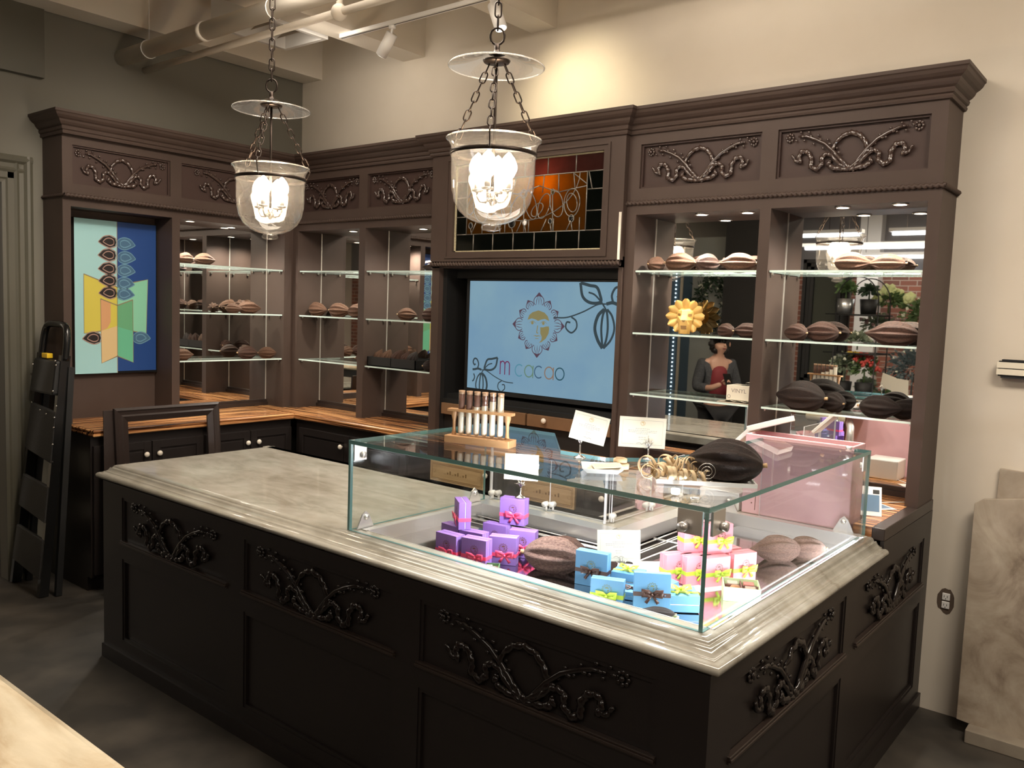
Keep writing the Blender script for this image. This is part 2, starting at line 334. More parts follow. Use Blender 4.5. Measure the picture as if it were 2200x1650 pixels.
# ------------------------------------------------------------------ cabinets along the walls
FB = lambda s, t, z: (s, -t, z)          # back wall run: s along x, t out of the wall
FL = lambda s, t, z: (t, -s, z)          # left wall run: s away from the corner
FACE = 0.277; RZ = 2.408; SOF = 2.35; CZ = 2.905
CROWN = [(0,2.775),(.012,2.775),(.016,2.785),(.012,2.795),(.020,2.80),(.024,2.812),(.020,2.82),(.032,2.828),(.042,2.84),(.047,2.852),(.060,2.86),(.072,2.872),(.078,2.885),(.084,2.89),(.084,CZ),(0,CZ)]
def carving_mesh():
    mb = MB()
    def P(u, v, d=0.006): return (u*0.325, -d-.004, v*0.125)
    def flat(pts, w=0.0125, h=0.009):
        q = []
        for (a, b) in zip(pts, pts[1:]):
            for k in range(6): t = k/6; q.append((a[0]+(b[0]-a[0])*t, a[1]+(b[1]-a[1])*t))
        q.append(pts[-1]); n = len(q)
        mb.tube([P(u, v, 0.004+0.006*abs(sin(i*.55))) for i, (u, v) in enumerate(q)], [(h*0.8, w*(0.55+0.45*sin(PI*(i+1)/(n+1)))*(1+0.20*cos(i*PI*.66))) for i in range(n)], 6, flat=(0, 1, 0))
    for s in (-1, 1):
        arm = [(0.02*s,-.68),(.12*s,-.38),(.22*s,-.08),(.36*s,.24),(.5*s,.42),(.64*s,.56),(.76*s,.58)]
        mb.tube([P(u, v, .007) for u, v in arm], [.006,.008,.009,.0085,.008,.007,.004], 7)
        for i, (u, v) in enumerate(arm[2:]):
            for k in (-1, 1): mb.ball(P(u+.03*k, v+.14*k, .006), .0065, (1.2,.7,.9), 6)
            mb.ball(P(u+.07, v+.02*s, .012), .008, (1.4,.6,.7), 6)
        for k in range(8):
            a = 2*PI*k/8; mb.ball((.29*s+.016*cos(a), -.006, .07+.016*sin(a)), .0075, (1,.7,1), 6)
        mb.ball((.29*s, -.010, .07), .009, (1,.8,1), 8)
        flat([(.05*s,-.62),(.14*s,-.5),(.26*s,-.18),(.33*s,-.1),(.40*s,-.22),(.39*s,-.45),(.46*s,-.62),(.55*s,-.52),(.55*s,-.22),(.61*s,.02),(.70*s,.05),(.74*s,-.15),(.70*s,-.32),(.78*s,-.28),(.84*s,-.06)])
        flat([(.0,-.72),(.1*s,-.66),(.22*s,-.62),(.3*s,-.5),(.27*s,-.34)])
    flat([(-.26,-.1),(-.22,.22),(-.12,.46),(0,.55),(.12,.44),(.2,.2),(.24,-.1),(.12,-.45),(-.04,-.74)] , .0125)
    flat([(-.24,-.06),(-.14,-.3),(-.04,-.55),(.07,-.78)], .009)
    mb.ball(P(0,-.62,.01), .014, (1,.6,1), 8)
    return mb
CARV = {}
def carving(parent, loc, rz, sx, sz, mat):
    key = mat.name
    if key not in CARV:
        o = obj('carving', carving_mesh(), mat, parent, local=True); CARV[key] = o
    else:
        o = CARV[key].copy(); C.objects.link(o); o.parent = parent
    w = WMI[parent.name] @ Matrix.Translation(loc) @ Matrix.Rotation(rz, 4, 'Z') @ Matrix.Diagonal((sx, 1, sz, 1))
    o.matrix_parent_inverse = Matrix(); l, r, sc = w.decompose(); o.location = l; o.rotation_euler = r.to_euler(); o.scale = sc
    return o
def run(name, label, cat, F, s0, s1, bays, shelves, pucks, base, ends, rz, mirrored=(True, True), facer=FACE):
    r = thing(name, label, cat, base)
    mb = MB(F)
    mb.box(s0, 0, 2.345, s1, facer-.034, 2.78)                       # box over the bays
    mb.box(s0, 0, 2.78, s1, facer+.01, CZ-.004)
    edges = [s0]+[e for b in bays for e in b]+[s1]
    for a, b in zip(edges[::2], edges[1::2]):
        mb.box(a, .0, .985, b, facer, 2.345)                        # uprights
    mb.box(s0, facer-.034, 2.345, s1, facer, 2.485); mb.box(s0, facer-.034, 2.72, s1, facer, 2.78)
    fe = [s0]+[e+(.012 if i % 2 == 0 else -.012) for i, e in enumerate(e for b in bays for e in b)]+[s1]
    for a, b in zip(fe[::2], fe[1::2]): mb.box(a, facer-.034, 2.485, b, facer, 2.72)
    for (a, b) in bays: mb.box(a, 0, .985, b, .05, 2.345) if False else mb.box(a, .0, .985, b, .045, 2.345)
    obj('carcass', mb, m_brown, r)
    for k, (a, b) in enumerate(bays):
        mb = MB(F); mb.box(a+.012, facer-.0335, 2.485, b-.012, facer-.028, 2.72)
        fr = [(a+.012,2.485,b-.012,2.495),(a+.012,2.71,b-.012,2.72),(a+.012,2.495,a+.022,2.71),(b-.022,2.495,b-.012,2.71)]
        for q in fr: mb.box(q[0], facer-.028, q[1], q[2], facer-.012, q[3])
        p = obj('frieze_panel', mb, m_panel, r)
        cx = (a+b)/2; carving(p, Vector(F(cx, facer-.027, 2.603)), rz, min(1.0, (b-a)/.70), 1.08, m_carve)
        if mirrored[k]:
            mb = MB(F); mb.box(a, .045, 1.03, b, .055, 2.345)
            obj('mirror', mb, m_mirror, r)
            for q in (a, b-.006): mb = MB(F); mb.box(q, .0551, 1.03, q+.006, .058, 2.345); obj('mirror_edge_strip', mb, m_medge, r)
            mb = MB(F); mb.box(a, .045, .985, b, .085, 1.012); mb.box(a, .045, 1.012, b, .07, 1.032)
            obj('back_moulding', mb, m_brownd, r)
        for z in shelves[k]:
            mb = MB(F); x0, x1 = a+.004, b-.004
            mb.box(x0, .062, z-.010, x1, .262, z)
            mb.mi = [0, 0, 1, 0, 1, 1] if F is FB else [0, 0, 1, 1, 1, 1]
            sh = obj('glass_shelf', mb, [m_shelfg, m_sedge], r)
            for sx in (x0+.004, x1-.004):
                for t in (.09, .235): mb = MB(F); mb.box(sx-.006, t-.008, z-.022, sx+.006, t+.008, z-.0105); obj('shelf_pin', mb, m_nickel, sh)
        for (ps, pt) in pucks[k]:
            mb = MB(); c = F(ps, pt, 0)
            mb.lathe([(0.0, 2.3405),(.026, 2.3405),(.028, 2.345)], (c[0], c[1], 0), 20)
            pk = obj('puck_light', mb, m_puck, r)
            mb = MB(); mb.lathe([(.028,2.337),(.036,2.338),(.037,2.3445),(.028,2.3445)], (c[0], c[1], 0), 20); obj('bezel', mb, m_nickel, pk)
            lamp('puck_beam', 'SPOT', (c[0], c[1], 2.33), 52.0, (1, .92, .80), .03, parent=r, aim=(c[0], c[1], 0), spot=150, blend=.9)
    return r
cab_r = run('display_cabinet', 'brown mirrored display cabinet with two shelf bays right of the glowing screen', 'cabinet', FB, 3.26, 4.845,
    [(3.32,4.025),(4.082,4.79)], [(2.045,1.705,1.367)]*2, [[(3.673,.2),(3.923,.19)],[(4.407,.22),(4.666,.235)]], (4.05,0,.985), 1, 0)
mb = MB(); mb.sweep(CROWN, [(3.26,-FACE),(4.845,-FACE),(4.845,0)]); cr = obj('crown_moulding', mb, m_brown, cab_r)
mb = MB(); mb.rope((3.26,-FACE-.006,RZ),(4.861,-FACE-.006,RZ),.011); mb.rope((4.851,-FACE-.014,RZ),(4.851,0,RZ),.011); obj('rope_moulding', mb, m_brown, cab_r)
cab_b = run('display_cabinet', 'brown mirrored display cabinet on back wall between room corner and screen', 'cabinet', FB, .277, 1.80,
    [(.34,1.045),(1.11,1.79)], [(2.045,1.705,1.367)]*2, [[(.848,.166)],[(1.53,.12)]], (1.05,0,.985), 0, 0)
mb = MB(); mb.sweep(CROWN, [(.277,-FACE),(1.80,-FACE)]); obj('crown_moulding', mb, m_brown, cab_b)
mb = MB(); mb.rope((.277,-FACE-.006,RZ),(1.80,-FACE-.006,RZ),.011); obj('rope_moulding', mb, m_brown, cab_b)
cab_l = run('display_cabinet', 'brown display cabinet on the dark left wall holding the abstract painting', 'cabinet', FL, .277, 1.985,
    [(.355,1.213),(1.27,1.936)], [(2.045,1.705,1.367),()], [[(.703,.10),(1.105,.22)],[]], (0,-1.13,.985), 0, PI/2, (True, False))
mb = MB(); mb.sweep(CROWN, [(0,-1.985),(FACE+.03,-1.985),(FACE+.03,-.277)]); obj('crown_moulding', mb, m_brown, cab_l)
mb = MB(); mb.rope((FACE+.036,-1.99,RZ),(FACE+.036,-.277,RZ),.011); mb.rope((0,-1.99,RZ),(FACE+.036,-1.99,RZ),.008); obj('rope_moulding', mb, m_brown, cab_l)
# centre unit: stained glass over a screen niche
cu = thing('screen_cabinet', 'dark brown centre cabinet with stained glass above the screen niche', 'cabinet', (2.53,0,.985))
CF = .317
mb = MB(FB)
mb.box(1.8005,.002,.985,1.865,CF-.02,2.12); mb.box(3.235,.002,.985,3.2595,CF-.02,2.12)
mb.box(1.8005,.002,2.06,3.2595,CF-.02,2.10)
mb.box(1.8005,.002,2.10,1.84,CF-.02,2.78); mb.box(3.22,.002,2.10,3.2595,CF-.02,2.78)
mb.box(1.865,.002,.985,3.235,.03,2.06)
mb.box(1.80,CF-.02,2.10,1.99,CF,2.78); mb.box(3.12,CF-.02,2.10,3.26,CF,2.78); mb.box(1.99,CF-.02,2.10,3.12,CF,2.16); mb.box(1.99,CF-.02,2.705,3.12,CF,2.78)
mb.box(1.8005,.002,2.78,3.2595,CF,2.80); mb.box(1.80,CF-.06,2.80,3.26,CF,CZ-.004); mb.box(1.8005,.002,2.78,1.84,CF,CZ-.004); mb.box(3.22,.002,2.78,3.2595,CF,CZ-.004)  # includes an unseen lid added to shut light out of the cavity
for q in ((1.93,2.12,1.945,2.745),(3.15,2.12,3.165,2.745),(1.945,2.12,3.15,2.132),(1.945,2.733,3.15,2.745)): mb.box(q[0],CF,q[1],q[2],CF+.008,q[3])
obj('carcass', mb, m_brown, cu)
mb = MB(FB); mb.box(1.845,.004,2.101,3.215,.012,2.779); obj('added_unseen_lining', mb, m_black, cu)  # unseen dark lining added so the backlight glow stays local
mb = MB(); mb.sweep(CROWN, [(1.80,-.2),(1.80,-CF),(3.26,-CF),(3.26,-.2)]); obj('crown_moulding', mb, m_brown, cu)
mb = MB(); mb.rope((1.815,-CF-.008,2.082),(3.262,-CF-.008,2.082),.013); obj('rope_moulding', mb, m_brown, cu)
mb = MB(FB)
mb.box(1.865,.03,.985,1.90,CF-.06,2.06); mb.box(3.225,.03,.985,3.2345,CF-.06,2.06); mb.box(1.90,.03,1.18,3.225,CF-.05,1.205); mb.box(1.90,.03,1.205,3.225,CF-.09,1.235); mb.box(1.90,.03,2.0,3.225,.16,2.06)
mb.box(1.90,.03,.985,3.225,.25,1.10)
obj('niche_lining', mb, m_black, cu)
mb = MB(FB); mb.box(3.236,CF-.02,2.10,3.252,CF+.0015,2.36); obj('unpainted_filler', mb, m_medge, cu)
m_draw = pm('dark_drawer_wood', (.20,.11,.055), .5, col2=(.15,.08,.04), sc=6)
for (a, b, kx) in ((1.905,2.61,None),(2.625,3.222,2.764)):
    mb = MB(FB); mb.box(a,.24,1.105,b,.285,1.178); d = obj('drawer', mb, m_draw, cu, bevel=.002)
    if kx: mb = MB(); mb.ball((kx,-.302,1.150), .017, (1,.8,1), 14); mb.cyl((kx,-.285,1.15),(kx,-.295,1.15),.006); obj('knob', mb, m_knob, d)
# stained glass window
sg = thing('stained_glass_window', 'leaded stained glass panel glowing amber above the blue screen', 'stained glass', (2.555,-.295,2.16))
GY = -.29; X0, X1, Z0, Z1 = 1.99, 3.12, 2.16, 2.705; IX0, IX1, IZ0, IZ1 = 2.09, 3.0, 2.27, 2.60
def flatpanes(name, mat, rects, y=GY):
    mb = MB()
    for r in rects: mb.box(r[0], y-.002, r[1], r[2], y+.002, r[3])
    return obj(name, mb, mat, sg)
xs = [X0+i*(X1-X0)/7 for i in range(8)]; xt = [X0, 2.10, 2.33, 2.55, 2.72, 2.92, X1]; zs = [Z0, IZ0, 2.38, 2.50, IZ1, Z1]
flatpanes('dark_green_border', stained('bottle_green_glass', (.03,.045,.035), .35), [(xs[i],Z0,xs[i+1],IZ0) for i in range(7)]+[(X0,zs[i],IX0,zs[i+1]) for i in range(1,4)]+[(IX1,zs[i],X1,zs[i+1]) for i in range(1,4)])
flatpanes('rose_border', stained('rose_glass', (.55,.20,.17), .4), [(xt[i],IZ1,xt[i+1],Z1) for i in range(6)])
flatpanes('amber_field', stained('amber_glass', (.85,.36,.035), .5), [(IX0,IZ0,IX1,IZ1)])
mb = MB(); lead = .0035
def ln(a, b, r=lead, d=-.004): mb.tube([(a[0],GY+d,a[1]),(b[0],GY+d,b[1])], (r), 6)
def arc(cx, cz, rx, rz_, a0=0, a1=2*PI, r=lead, n=20, tilt=0):
    p = []
    for i in range(n+1):
        t = a0+(a1-a0)*i/n; u, v = rx*cos(t), rz_*sin(t); p.append((cx+u*cos(tilt)-v*sin(tilt), GY-.004, cz+u*sin(tilt)+v*cos(tilt)))
    mb.tube(p, r, 6, closed=abs(a1-a0) > 6.2 and False)
for x in xs: ln((x,Z0),(x,IZ0))
for x in xt: ln((x,IZ1),(x,Z1))
for z in zs: ln((X0,z),(IX0,z)); ln((IX1,z),(X1,z))
ln((IX0,IZ0),(IX1,IZ0)); ln((IX0,IZ1),(IX1,IZ1)); ln((IX0,IZ0),(IX0,IZ1)); ln((IX1,IZ0),(IX1,IZ1))
for i in range(9):                                                   # sun rays along the top
    a = 2.12+i*.105; ln((a+.05,IZ1),(a-.02+.012*i,2.50)); 
ln((2.12,2.50),(2.32,2.535)); ln((2.32,2.535),(2.5,2.50)); ln((2.5,2.50),(2.66,2.54)); ln((2.66,2.54),(2.8,2.495)); ln((2.8,2.495),(IX1,2.52)); ln((2.9,IZ1),(IX1,2.53))
for (cx, cz, rx, rz_, ti) in ((2.2,2.42,.05,.085,.4),(2.3,2.44,.035,.075,-.3),(2.41,2.43,.04,.09,.2),(2.5,2.42,.045,.08,-.5),(2.6,2.43,.04,.09,.35),(2.7,2.42,.04,.075,-.35),(2.79,2.43,.045,.08,.3),(2.9,2.43,.055,.08,0),(2.9,2.43,.035,.055,.3),(2.13,2.45,.03,.06,-.4),(2.36,2.40,.03,.05,.8),(2.65,2.40,.03,.05,-.9)): arc(cx, cz, rx, rz_, tilt=ti)
jewels = [(2.125,2.325,.016),(2.36,2.325,.015),(2.46,2.33,.026),(2.56,2.33,.017),(2.75,2.33,.013),(2.90,2.34,.018),(2.545,2.50,.022),(2.76,2.50,.013)]
for (cx, cz, r) in jewels: arc(cx, cz, r, r*1.15); ln((cx, cz-r*1.15), (cx+.01, IZ0))
for i in range(10): ln((2.13+i*.092, IZ0), (2.15+i*.092+.02*(-1)**i, 2.345))
arc(2.55, 2.60, .40, .26, PI, 2*PI)
obj('lead_came', mb, pm('dull_lead', (.22,.20,.17), .45, .6), sg)
for i, (cx, cz, r) in enumerate(jewels):
    mb2 = MB(); mb2.ball((cx,GY-.004,cz), r*.9, (1,.25,1.15), 14)
    obj('glass_jewel', mb2, [m_blackg, m_blackg, m_blackg, m_white, m_blackg, m_blackg, m_jarrim, stained('yellow_jewel', (.9,.8,.2))][i], sg)
mb = MB(); w = .012
for q in ((X0,Z0,X1,Z0+w*.7),(X0,Z1-w*.7,X1,Z1),(X0,Z0,X0+w,Z1),(X1-w*.6,Z0,X1,Z1)): mb.box(q[0],GY-.008,q[1],q[2],GY+.004,q[3])
obj('putty_edge', mb, pm('old_putty', (.50,.44,.28), .9, bump=.8, bsc=120), sg)
# warm lamp standing inside the lidded box behind the glass
bl = thing('glass_backlight', 'small warm lamp hidden behind the stained glass, glowing through it', 'lamp', (2.80,-.15,2.10))
mb = MB(); mb.lathe([(0,0),(.03,0),(.03,.02),(.012,.03),(.012,.42),(.0,.42)], (2.72,-.205,2.10), 14); obj('lamp_holder', mb, m_bronze, bl)
mb = MB(); mb.ball((2.70,-.19,2.55), .02, (1,1,1.3), 12); obj('bulb', mb, em('backlight_bulb', (1,.72,.38), 4), bl)
lamp('backlight', 'POINT', (2.70,-.19,2.565), 3.2, (1,.80,.45), .03, parent=bl)
# ------------------------------------------------------------------ worktop and base cabinets
wt = thing('wood_worktop', 'striped zebra-grain wooden worktop running round the corner under the wall cabinets', 'worktop', (.617,-.5,.985))
NOS = [(-.02,.985),(-.006,.985),(0,.980),(0,.972),(-.008,.968),(-.008,.962),(0,.958),(.0,.95),(-.006,.944),(-.02,.944)]
mb = MB(); mb.box(0,-1.95,.945,.60,-.5,.985); mb.sweep(NOS, [(0,-1.965),(.617,-1.965),(.617,-.5)]); obj('left_run', mb, m_woody, wt)
mb = MB(); mb.box(0,-.48,.945,4.0,0,.985); mb.box(4.0,-.62,.945,4.80,0,.985); mb.box(4.725,-.80,.945,4.80,-.62,.985); mb.sweep(NOS, [(.617,-.5),(4.0,-.5)]); obj('back_run', mb, m_woodx, wt)
mb = MB(); mb.box(4.80,-.80,.935,4.85,0,.9855); obj('end_trim', mb, m_brownd, wt, bevel=.003)
def knob(parent, p, ax):
    mb = MB(); q = Vector(p)+Vector(ax)*.020
    mb.cyl(p, tuple(Vector(p)+Vector(ax)*.012), .006, 10)
    sc = (.75,1,1) if abs(ax[0]) > .5 else (1,.75,1)
    mb.ball(tuple(q), .018, sc, 14); return obj('knob', mb, m_knob, parent)
def door(F, root_, a, b, z0, z1, t, ks, kz, axis, mat=m_isl, name='door'):
    mb = MB(F); mb.box(a,t-.018,z0,b,t,z1)
    for q in ((a,z0,a+.05,z1),(b-.05,z0,b,z1),(a+.05,z0,b-.05,z0+.05),(a+.05,z1-.05,b-.05,z1)): mb.box(q[0],t,q[1],q[2],t+.008,q[3])
    mb.box(a+.065,t,z0+.065,b-.065,t+.004,z1-.065)
    d = obj(name, mb, mat, root_, bevel=.0015)
    if ks is not None: knob(d, F(ks, t+.008, kz), axis)
    return d
def base(label, F, a, b, t, doors, loc, axis, drawers=()):
    r = thing('base_cabinet', label, 'cabinet', loc)
    mb = MB(F); mb.box(a,.002,FZ+.09,b,t-.018,.944); mb.box(a,.002,FZ,b,t-.07,FZ+.09); obj('carcass', mb, m_isl, r)
    for (x0, x1, ks, z1) in doors: door(F, r, x0, x1, FZ+.11, z1, t, ks, .803, axis)
    for (x0, x1) in drawers:
        mb = MB(F); mb.box(x0,t-.018,.705,x1,t+.004,.835); d = obj('drawer_front', mb, m_tan, r, bevel=.0015)
        d['label'] = 'raw wooden drawer front engraved with a border'
        mb = MB(F)
        for k in (.012, .020):
            for q in ((x0+k,.705+k,x1-k,.707+k),(x0+k,.833-k,x1-k,.835-k),(x0+k,.705+k,x0+k+.002,.835-k),(x1-k-.002,.705+k,x1-k,.835-k)): mb.box(q[0],t+.004,q[1],q[2],t+.0052,q[3])
        for i in range(9): mb.box((x0+x1)/2-.10+i*.022,t+.004,.76,(x0+x1)/2-.09+i*.022,t+.0052,.762+.01*(i % 3))
        for sx in (x0+.035, x1-.035):
            for k in range(10): a_ = k*PI/5; mb.box(sx+.011*cos(a_)-.0012,t+.004,.77+.011*sin(a_)-.0012,sx+.011*cos(a_)+.0012,t+.0052,.77+.011*sin(a_)+.0012)
        obj('engraving', mb, m_tand, d)
    return r
base('dark base cabinet under the left worktop with two knobs close together, nearer the ladder', FL, 1.215, 1.965, .595, [(1.59,1.955,1.631,.885),(1.225,1.582,1.544,.885)], (.3,-1.6,FZ), (1,0,0))
base('dark base cabinet under the left worktop beside the inner corner', FL, .50, 1.213, .595, [(.862,1.205,.889,.885),(.51,.854,.801,.885)], (.3,-.86,FZ), (1,0,0))
base('dark base cabinet under the back worktop next to the inner corner', FB, .60, 1.80, .48, [(.66,1.222,1.153,.885),(1.232,1.79,1.29,.885)], (1.2,-.2,FZ), (0,-1,0))
base('dark base cabinet with raw wood drawer front, left of centre behind the glass case', FB, 1.80, 2.62, .48, [(2.475,2.61,2.495,.885),(1.81,2.465,None,.69)], (2.2,-.2,FZ), (0,-1,0), [(2.015,2.465)])
base('dark base cabinet with raw wood drawer front, right of centre behind the glass case', FB, 2.62, 4.0, .48, [(3.15,3.98,3.327,.885),(2.63,3.14,None,.69)], (3.3,-.2,FZ), (0,-1,0), [(2.755,3.135)])
# ------------------------------------------------------------------ island counter
isl = thing('island_counter', 'espresso L-shaped island counter with carved panels below the marble', 'counter', (3.2,-1.85,FZ))
IX, IY, IR_ = 1.545, -2.345, 4.85
mb = MB(); mb.box(IX,IY+.015,FZ,IR_-.015,-1.37,.88); mb.box(3.95,-1.37,FZ,IR_-.015,-.50,.88); mb.box(4.0,-.5,FZ,IR_-.015,0,.935)
obj('core', mb, m_isl, isl)
FI = lambda s, t, z: (s, IY-t, z); FS = lambda s, t, z: (IR_+t, s, z)
def face(F, panels, s0, s1, zt, rz, name):
    mb = MB(F); T0 = -.0149
    mb.box(s0, T0, .822, s1, 0, zt)
    mb.box(s0, T0, .516, s1, 0, .599); mb.box(s0, T0, FZ, s1, 0, .105)
    e = [s0]+[v for p in panels for v in p]+[s1]
    for a, b in zip(e[::2], e[1::2]): mb.box(a, T0, .105, b, 0, .516); mb.box(a, T0, .599, b, 0, .822)
    mb.box(s0, 0, FZ, s1, .012, FZ+.07)
    fr = obj(name, mb, m_isl, isl)
    for (a, b) in panels:
        mb = MB(F); mb.box(a, T0+.0005, .599, b, -.011, .822)
        p = obj('upper_panel', mb, m_isl, isl)
        carving(p, Vector(F((a+b)/2, -.011, .712)), rz, 1.18 if abs(b-a) > .8 else .95, 1.12, m_islc)
        mb = MB(F); lo_, hi = min(a,b)-.01, max(a,b)+.01
        mb.box(lo_, -.011, .585, hi, .006, .592); mb.box(lo_, -.011, .592, hi, .013, .602); mb.box(lo_, -.011, .602, hi, .009, .609)
        obj('panel_ledge', mb, m_ledge, isl, bevel=.002)
        mb = MB(F)
        for q in ((a,.105,b,.119),(a,.502,b,.516),(a,.119,a+.014,.502),(b-.014,.119,b,.502)): mb.box(q[0], T0+.0005, q[1], q[2], -.004, q[3])
        for q in ((a,.808,b,.822),(a,.609,a+.014,.808),(b-.014,.609,b,.808)): mb.box(q[0], T0+.0005, q[1], q[2], -.004, q[3])
        obj('panel_bead', mb, m_isl, isl)
face(FI, [(1.738,2.641),(2.77,3.67),(3.795,4.694)], IX, IR_, .88, 0, 'front_frame')
face(FS, [(-2.20,-1.24),(-1.10,-.12)], IY+.0150, 0, .88, PI/2, 'side_frame')
mb = MB(); mb.box(4.835,-.80,.88,4.8505,0,.935); obj('side_rail', mb, m_isl, isl)
# ------------------------------------------------------------------ marble top with sunken well
mt = thing('marble_countertop', 'thick grey-beige polished marble top with ogee edge on the island', 'countertop', (3.2,-1.85,.95))
mb = MB(); z0, z1 = .88, .95; e = .085
mb.box(1.48+e,-2.353+e,z0,3.37,-1.36,z1); mb.box(3.37,-2.353+e,z0,4.876-e,-2.21,z1); mb.box(3.37,-1.47,z0,4.02,-1.36,z1)
mb.box(4.79,-2.21,z0,4.876-.0855,-.82,z1) if 4.876-.0855 > 4.79 else None
mb.box(3.855,-1.36,z0,4.02,-.82,z1); mb.box(4.02,-.85,z0,4.79,-.82,z1); mb.box(3.855,-.82,z0,4.72,-.64,z1)
EDGE = [(-.0851,.95),(-.072,.9495),(-.064,.946),(-.060,.940),(-.059,.936),(-.050,.936),(-.048,.932),(-.044,.925),(-.036,.919),(-.028,.917),(-.027,.912),(-.014,.912),(-.006,.909),(-.001,.903),(0,.896),(-.002,.889),(-.008,.883),(-.018,.88),(-.05,.88),(-.0851,.88)]
mb.sweep(EDGE, [(1.48,-1.34),(1.48,-2.353),(4.876,-2.353),(4.876,-.82)], smooth=True)
mb.sweep([(-.06,.88),(-.06,.95),(-.02,.95),(-.008,.945),(0,.935),(0,.89),(-.02,.88)], [(3.855,-.64),(3.855,-1.34),(1.53,-1.34)], smooth=False)
obj('slab', mb, m_marble, mt)
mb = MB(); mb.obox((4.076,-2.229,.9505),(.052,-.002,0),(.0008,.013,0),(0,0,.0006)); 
ps = tag(obj('painted_light_patch', mb, m_white), 'patch of light laid as a thin white strip on the marble in front of the cacao pod', 'label')  # thin white strip standing in for light spilled on the marble
# ------------------------------------------------------------------ glowing screen with the sign artwork
tv = thing('wall_screen', 'glowing pale blue screen showing a sun emblem and lettering in the centre niche', 'screen', (2.64,-.2,1.29))
TX0, TX1, TZ0, TZ1, TY = 2.06, 3.222, 1.288, 1.982, -.205
mb = MB(); mb.box(TX0-.03,TY+.001,TZ0-.03,TX1,TY+.045,TZ1+.012); obj('housing', mb, m_black, tv)
m, t, b = _nt('screen_image'); t.nodes.remove(b)
tc = t.nodes.new('ShaderNodeTexCoord'); n = t.nodes.new('ShaderNodeTexNoise'); n.inputs['Scale'].default_value = 2.0; n.inputs['Detail'].default_value = 6
r = t.nodes.new('ShaderNodeValToRGB'); r.color_ramp.elements[0].position = .35; r.color_ramp.elements[1].position = .7
r.color_ramp.elements[0].color = (.185,.325,.46,1); r.color_ramp.elements[1].color = (.245,.395,.475,1)
e = t.nodes.new('ShaderNodeEmission'); e.inputs[1].default_value = .92
t.links.new(tc.outputs['Object'], n.inputs[0]); t.links.new(n.outputs[0], r.inputs[0]); t.links.new(r.outputs[0], e.inputs[0]); t.links.new(e.outputs[0], t.nodes['Material Output'].inputs[0])
mb = MB(); mb.box(TX0,TY-.003,TZ0,TX1,TY,TZ1); scr = obj('display', mb, m, tv)
class Art:              # flat strokes and fills on a plane: map(u, v, d) -> world
    def __init__(s, f): s.f = f; s.mb = MB()
    def stroke(s, pts, w, d=.0005, closed=False, taper=False):
        P = [Vector(p) for p in pts]; n = len(P); L = []; R = []
        for i in range(n):
            a = P[(i-1) % n] if closed or i else P[0]; b = P[(i+1) % n] if closed or i < n-1 else P[-1]
            t = (b-a); t = t.normalized() if t.length > 1e-9 else Vector((1, 0)); q = Vector((-t.y, t.x))
            ww = (w[i] if isinstance(w, list) else w)/2*((sin(PI*(i+.3)/(n-.4)) if taper else 1))
            L.append(P[i]+q*ww); R.append(P[i]-q*ww)
        if closed: L.append(L[0]); R.append(R[0])
        s.mb.add([s.f(p.x, p.y, d) for p in L+R], [(i, i+1, len(L)+i+1, len(L)+i) for i in range(len(L)-1)]); return s
    def fill(s, pts, d=.0004): s.mb.add([s.f(x, y, d) for x, y in pts], [tuple(range(len(pts)))]); return s
    def done(s, name, mat, parent, **k): o = obj(name, s.mb, mat, parent, recalc=False, **k); return o
def circ(cx, cy, rx, ry=None, a0=0, a1=2*PI, n=28): ry = rx if ry is None else ry; return [(cx+rx*cos(a0+(a1-a0)*i/n), cy+ry*sin(a0+(a1-a0)*i/n)) for i in range(n+1)]
TVF = lambda u, v, d=0: (u, TY-.0032-d, v)
def spl(pts, n=8):      # Catmull-Rom
    P = [Vector(p) for p in pts]; P = [P[0]*2-P[1]]+P+[P[-1]*2-P[-2]]; o = []
    for i in range(1, len(P)-2):
        for k in range(n):
            t = k/n; a, b, c, d = P[i-1:i+3]; o.append(tuple(.5*((2*b)+(c-a)*t+(2*a-5*b+4*c-d)*t*t+(3*b-a-3*c+d)*t**3)))
    return o+[tuple(P[-2])]
def petal(A, cx, cy, a, r0, r1, w, ribs=True, sw=.0055):
    def q(l, s): return (cx+cos(a)*(r0+(r1-r0)*l)-sin(a)*s*w, cy+sin(a)*(r0+(r1-r0)*l)+cos(a)*s*w)
    A.stroke(spl([q(0,.35), q(.22,.50), q(.5,.46), q(.8,.18), q(1,0)], 4), sw); A.stroke(spl([q(0,-.35), q(.22,-.50), q(.5,-.46), q(.8,-.18), q(1,0)], 4), sw)
    A.fill([q(.62,.36), q(1,0), q(.62,-.36), q(.72,0)])
    if ribs:
        for s in (-.22, 0, .22): A.stroke([q(.02, s*1.1), q(.35, s*1.1), q(.8, s*.35)], sw*.9, taper=True)
emcol = lambda n_, c: em(n_, c, .92)
SX, SZ = 2.625, 1.717
A = Art(TVF)
for k in range(12): petal(A, SX, SZ, PI/2+k*PI/6, .122, .198 if k % 3 == 0 else .172, .076 if k % 3 == 0 else .056, sw=.0048)
A.done('sun_petals', emcol('petal_maroon', (.10,.06,.085)), scr)
A = Art(TVF); fr = .088
A.fill([(SX+x, SZ+z) for x, z in [(-.082,.03),(-.07,.06),(-.045,.078),(0,.09),(.045,.078),(.072,.056),(.084,.028),(.05,.040),(.02,.034),(0,.026),(-.02,.034),(-.05,.040)]])
A.fill([(SX+x, SZ+z) for x, z in [(.018,-.012),(.04,-.012),(.06,-.006),(.082,-.004),(.086,-.02),(.082,-.048),(.062,-.08),(.03,-.102),(.012,-.107),(.030,-.09),(.032,-.07),(.02,-.05)]])
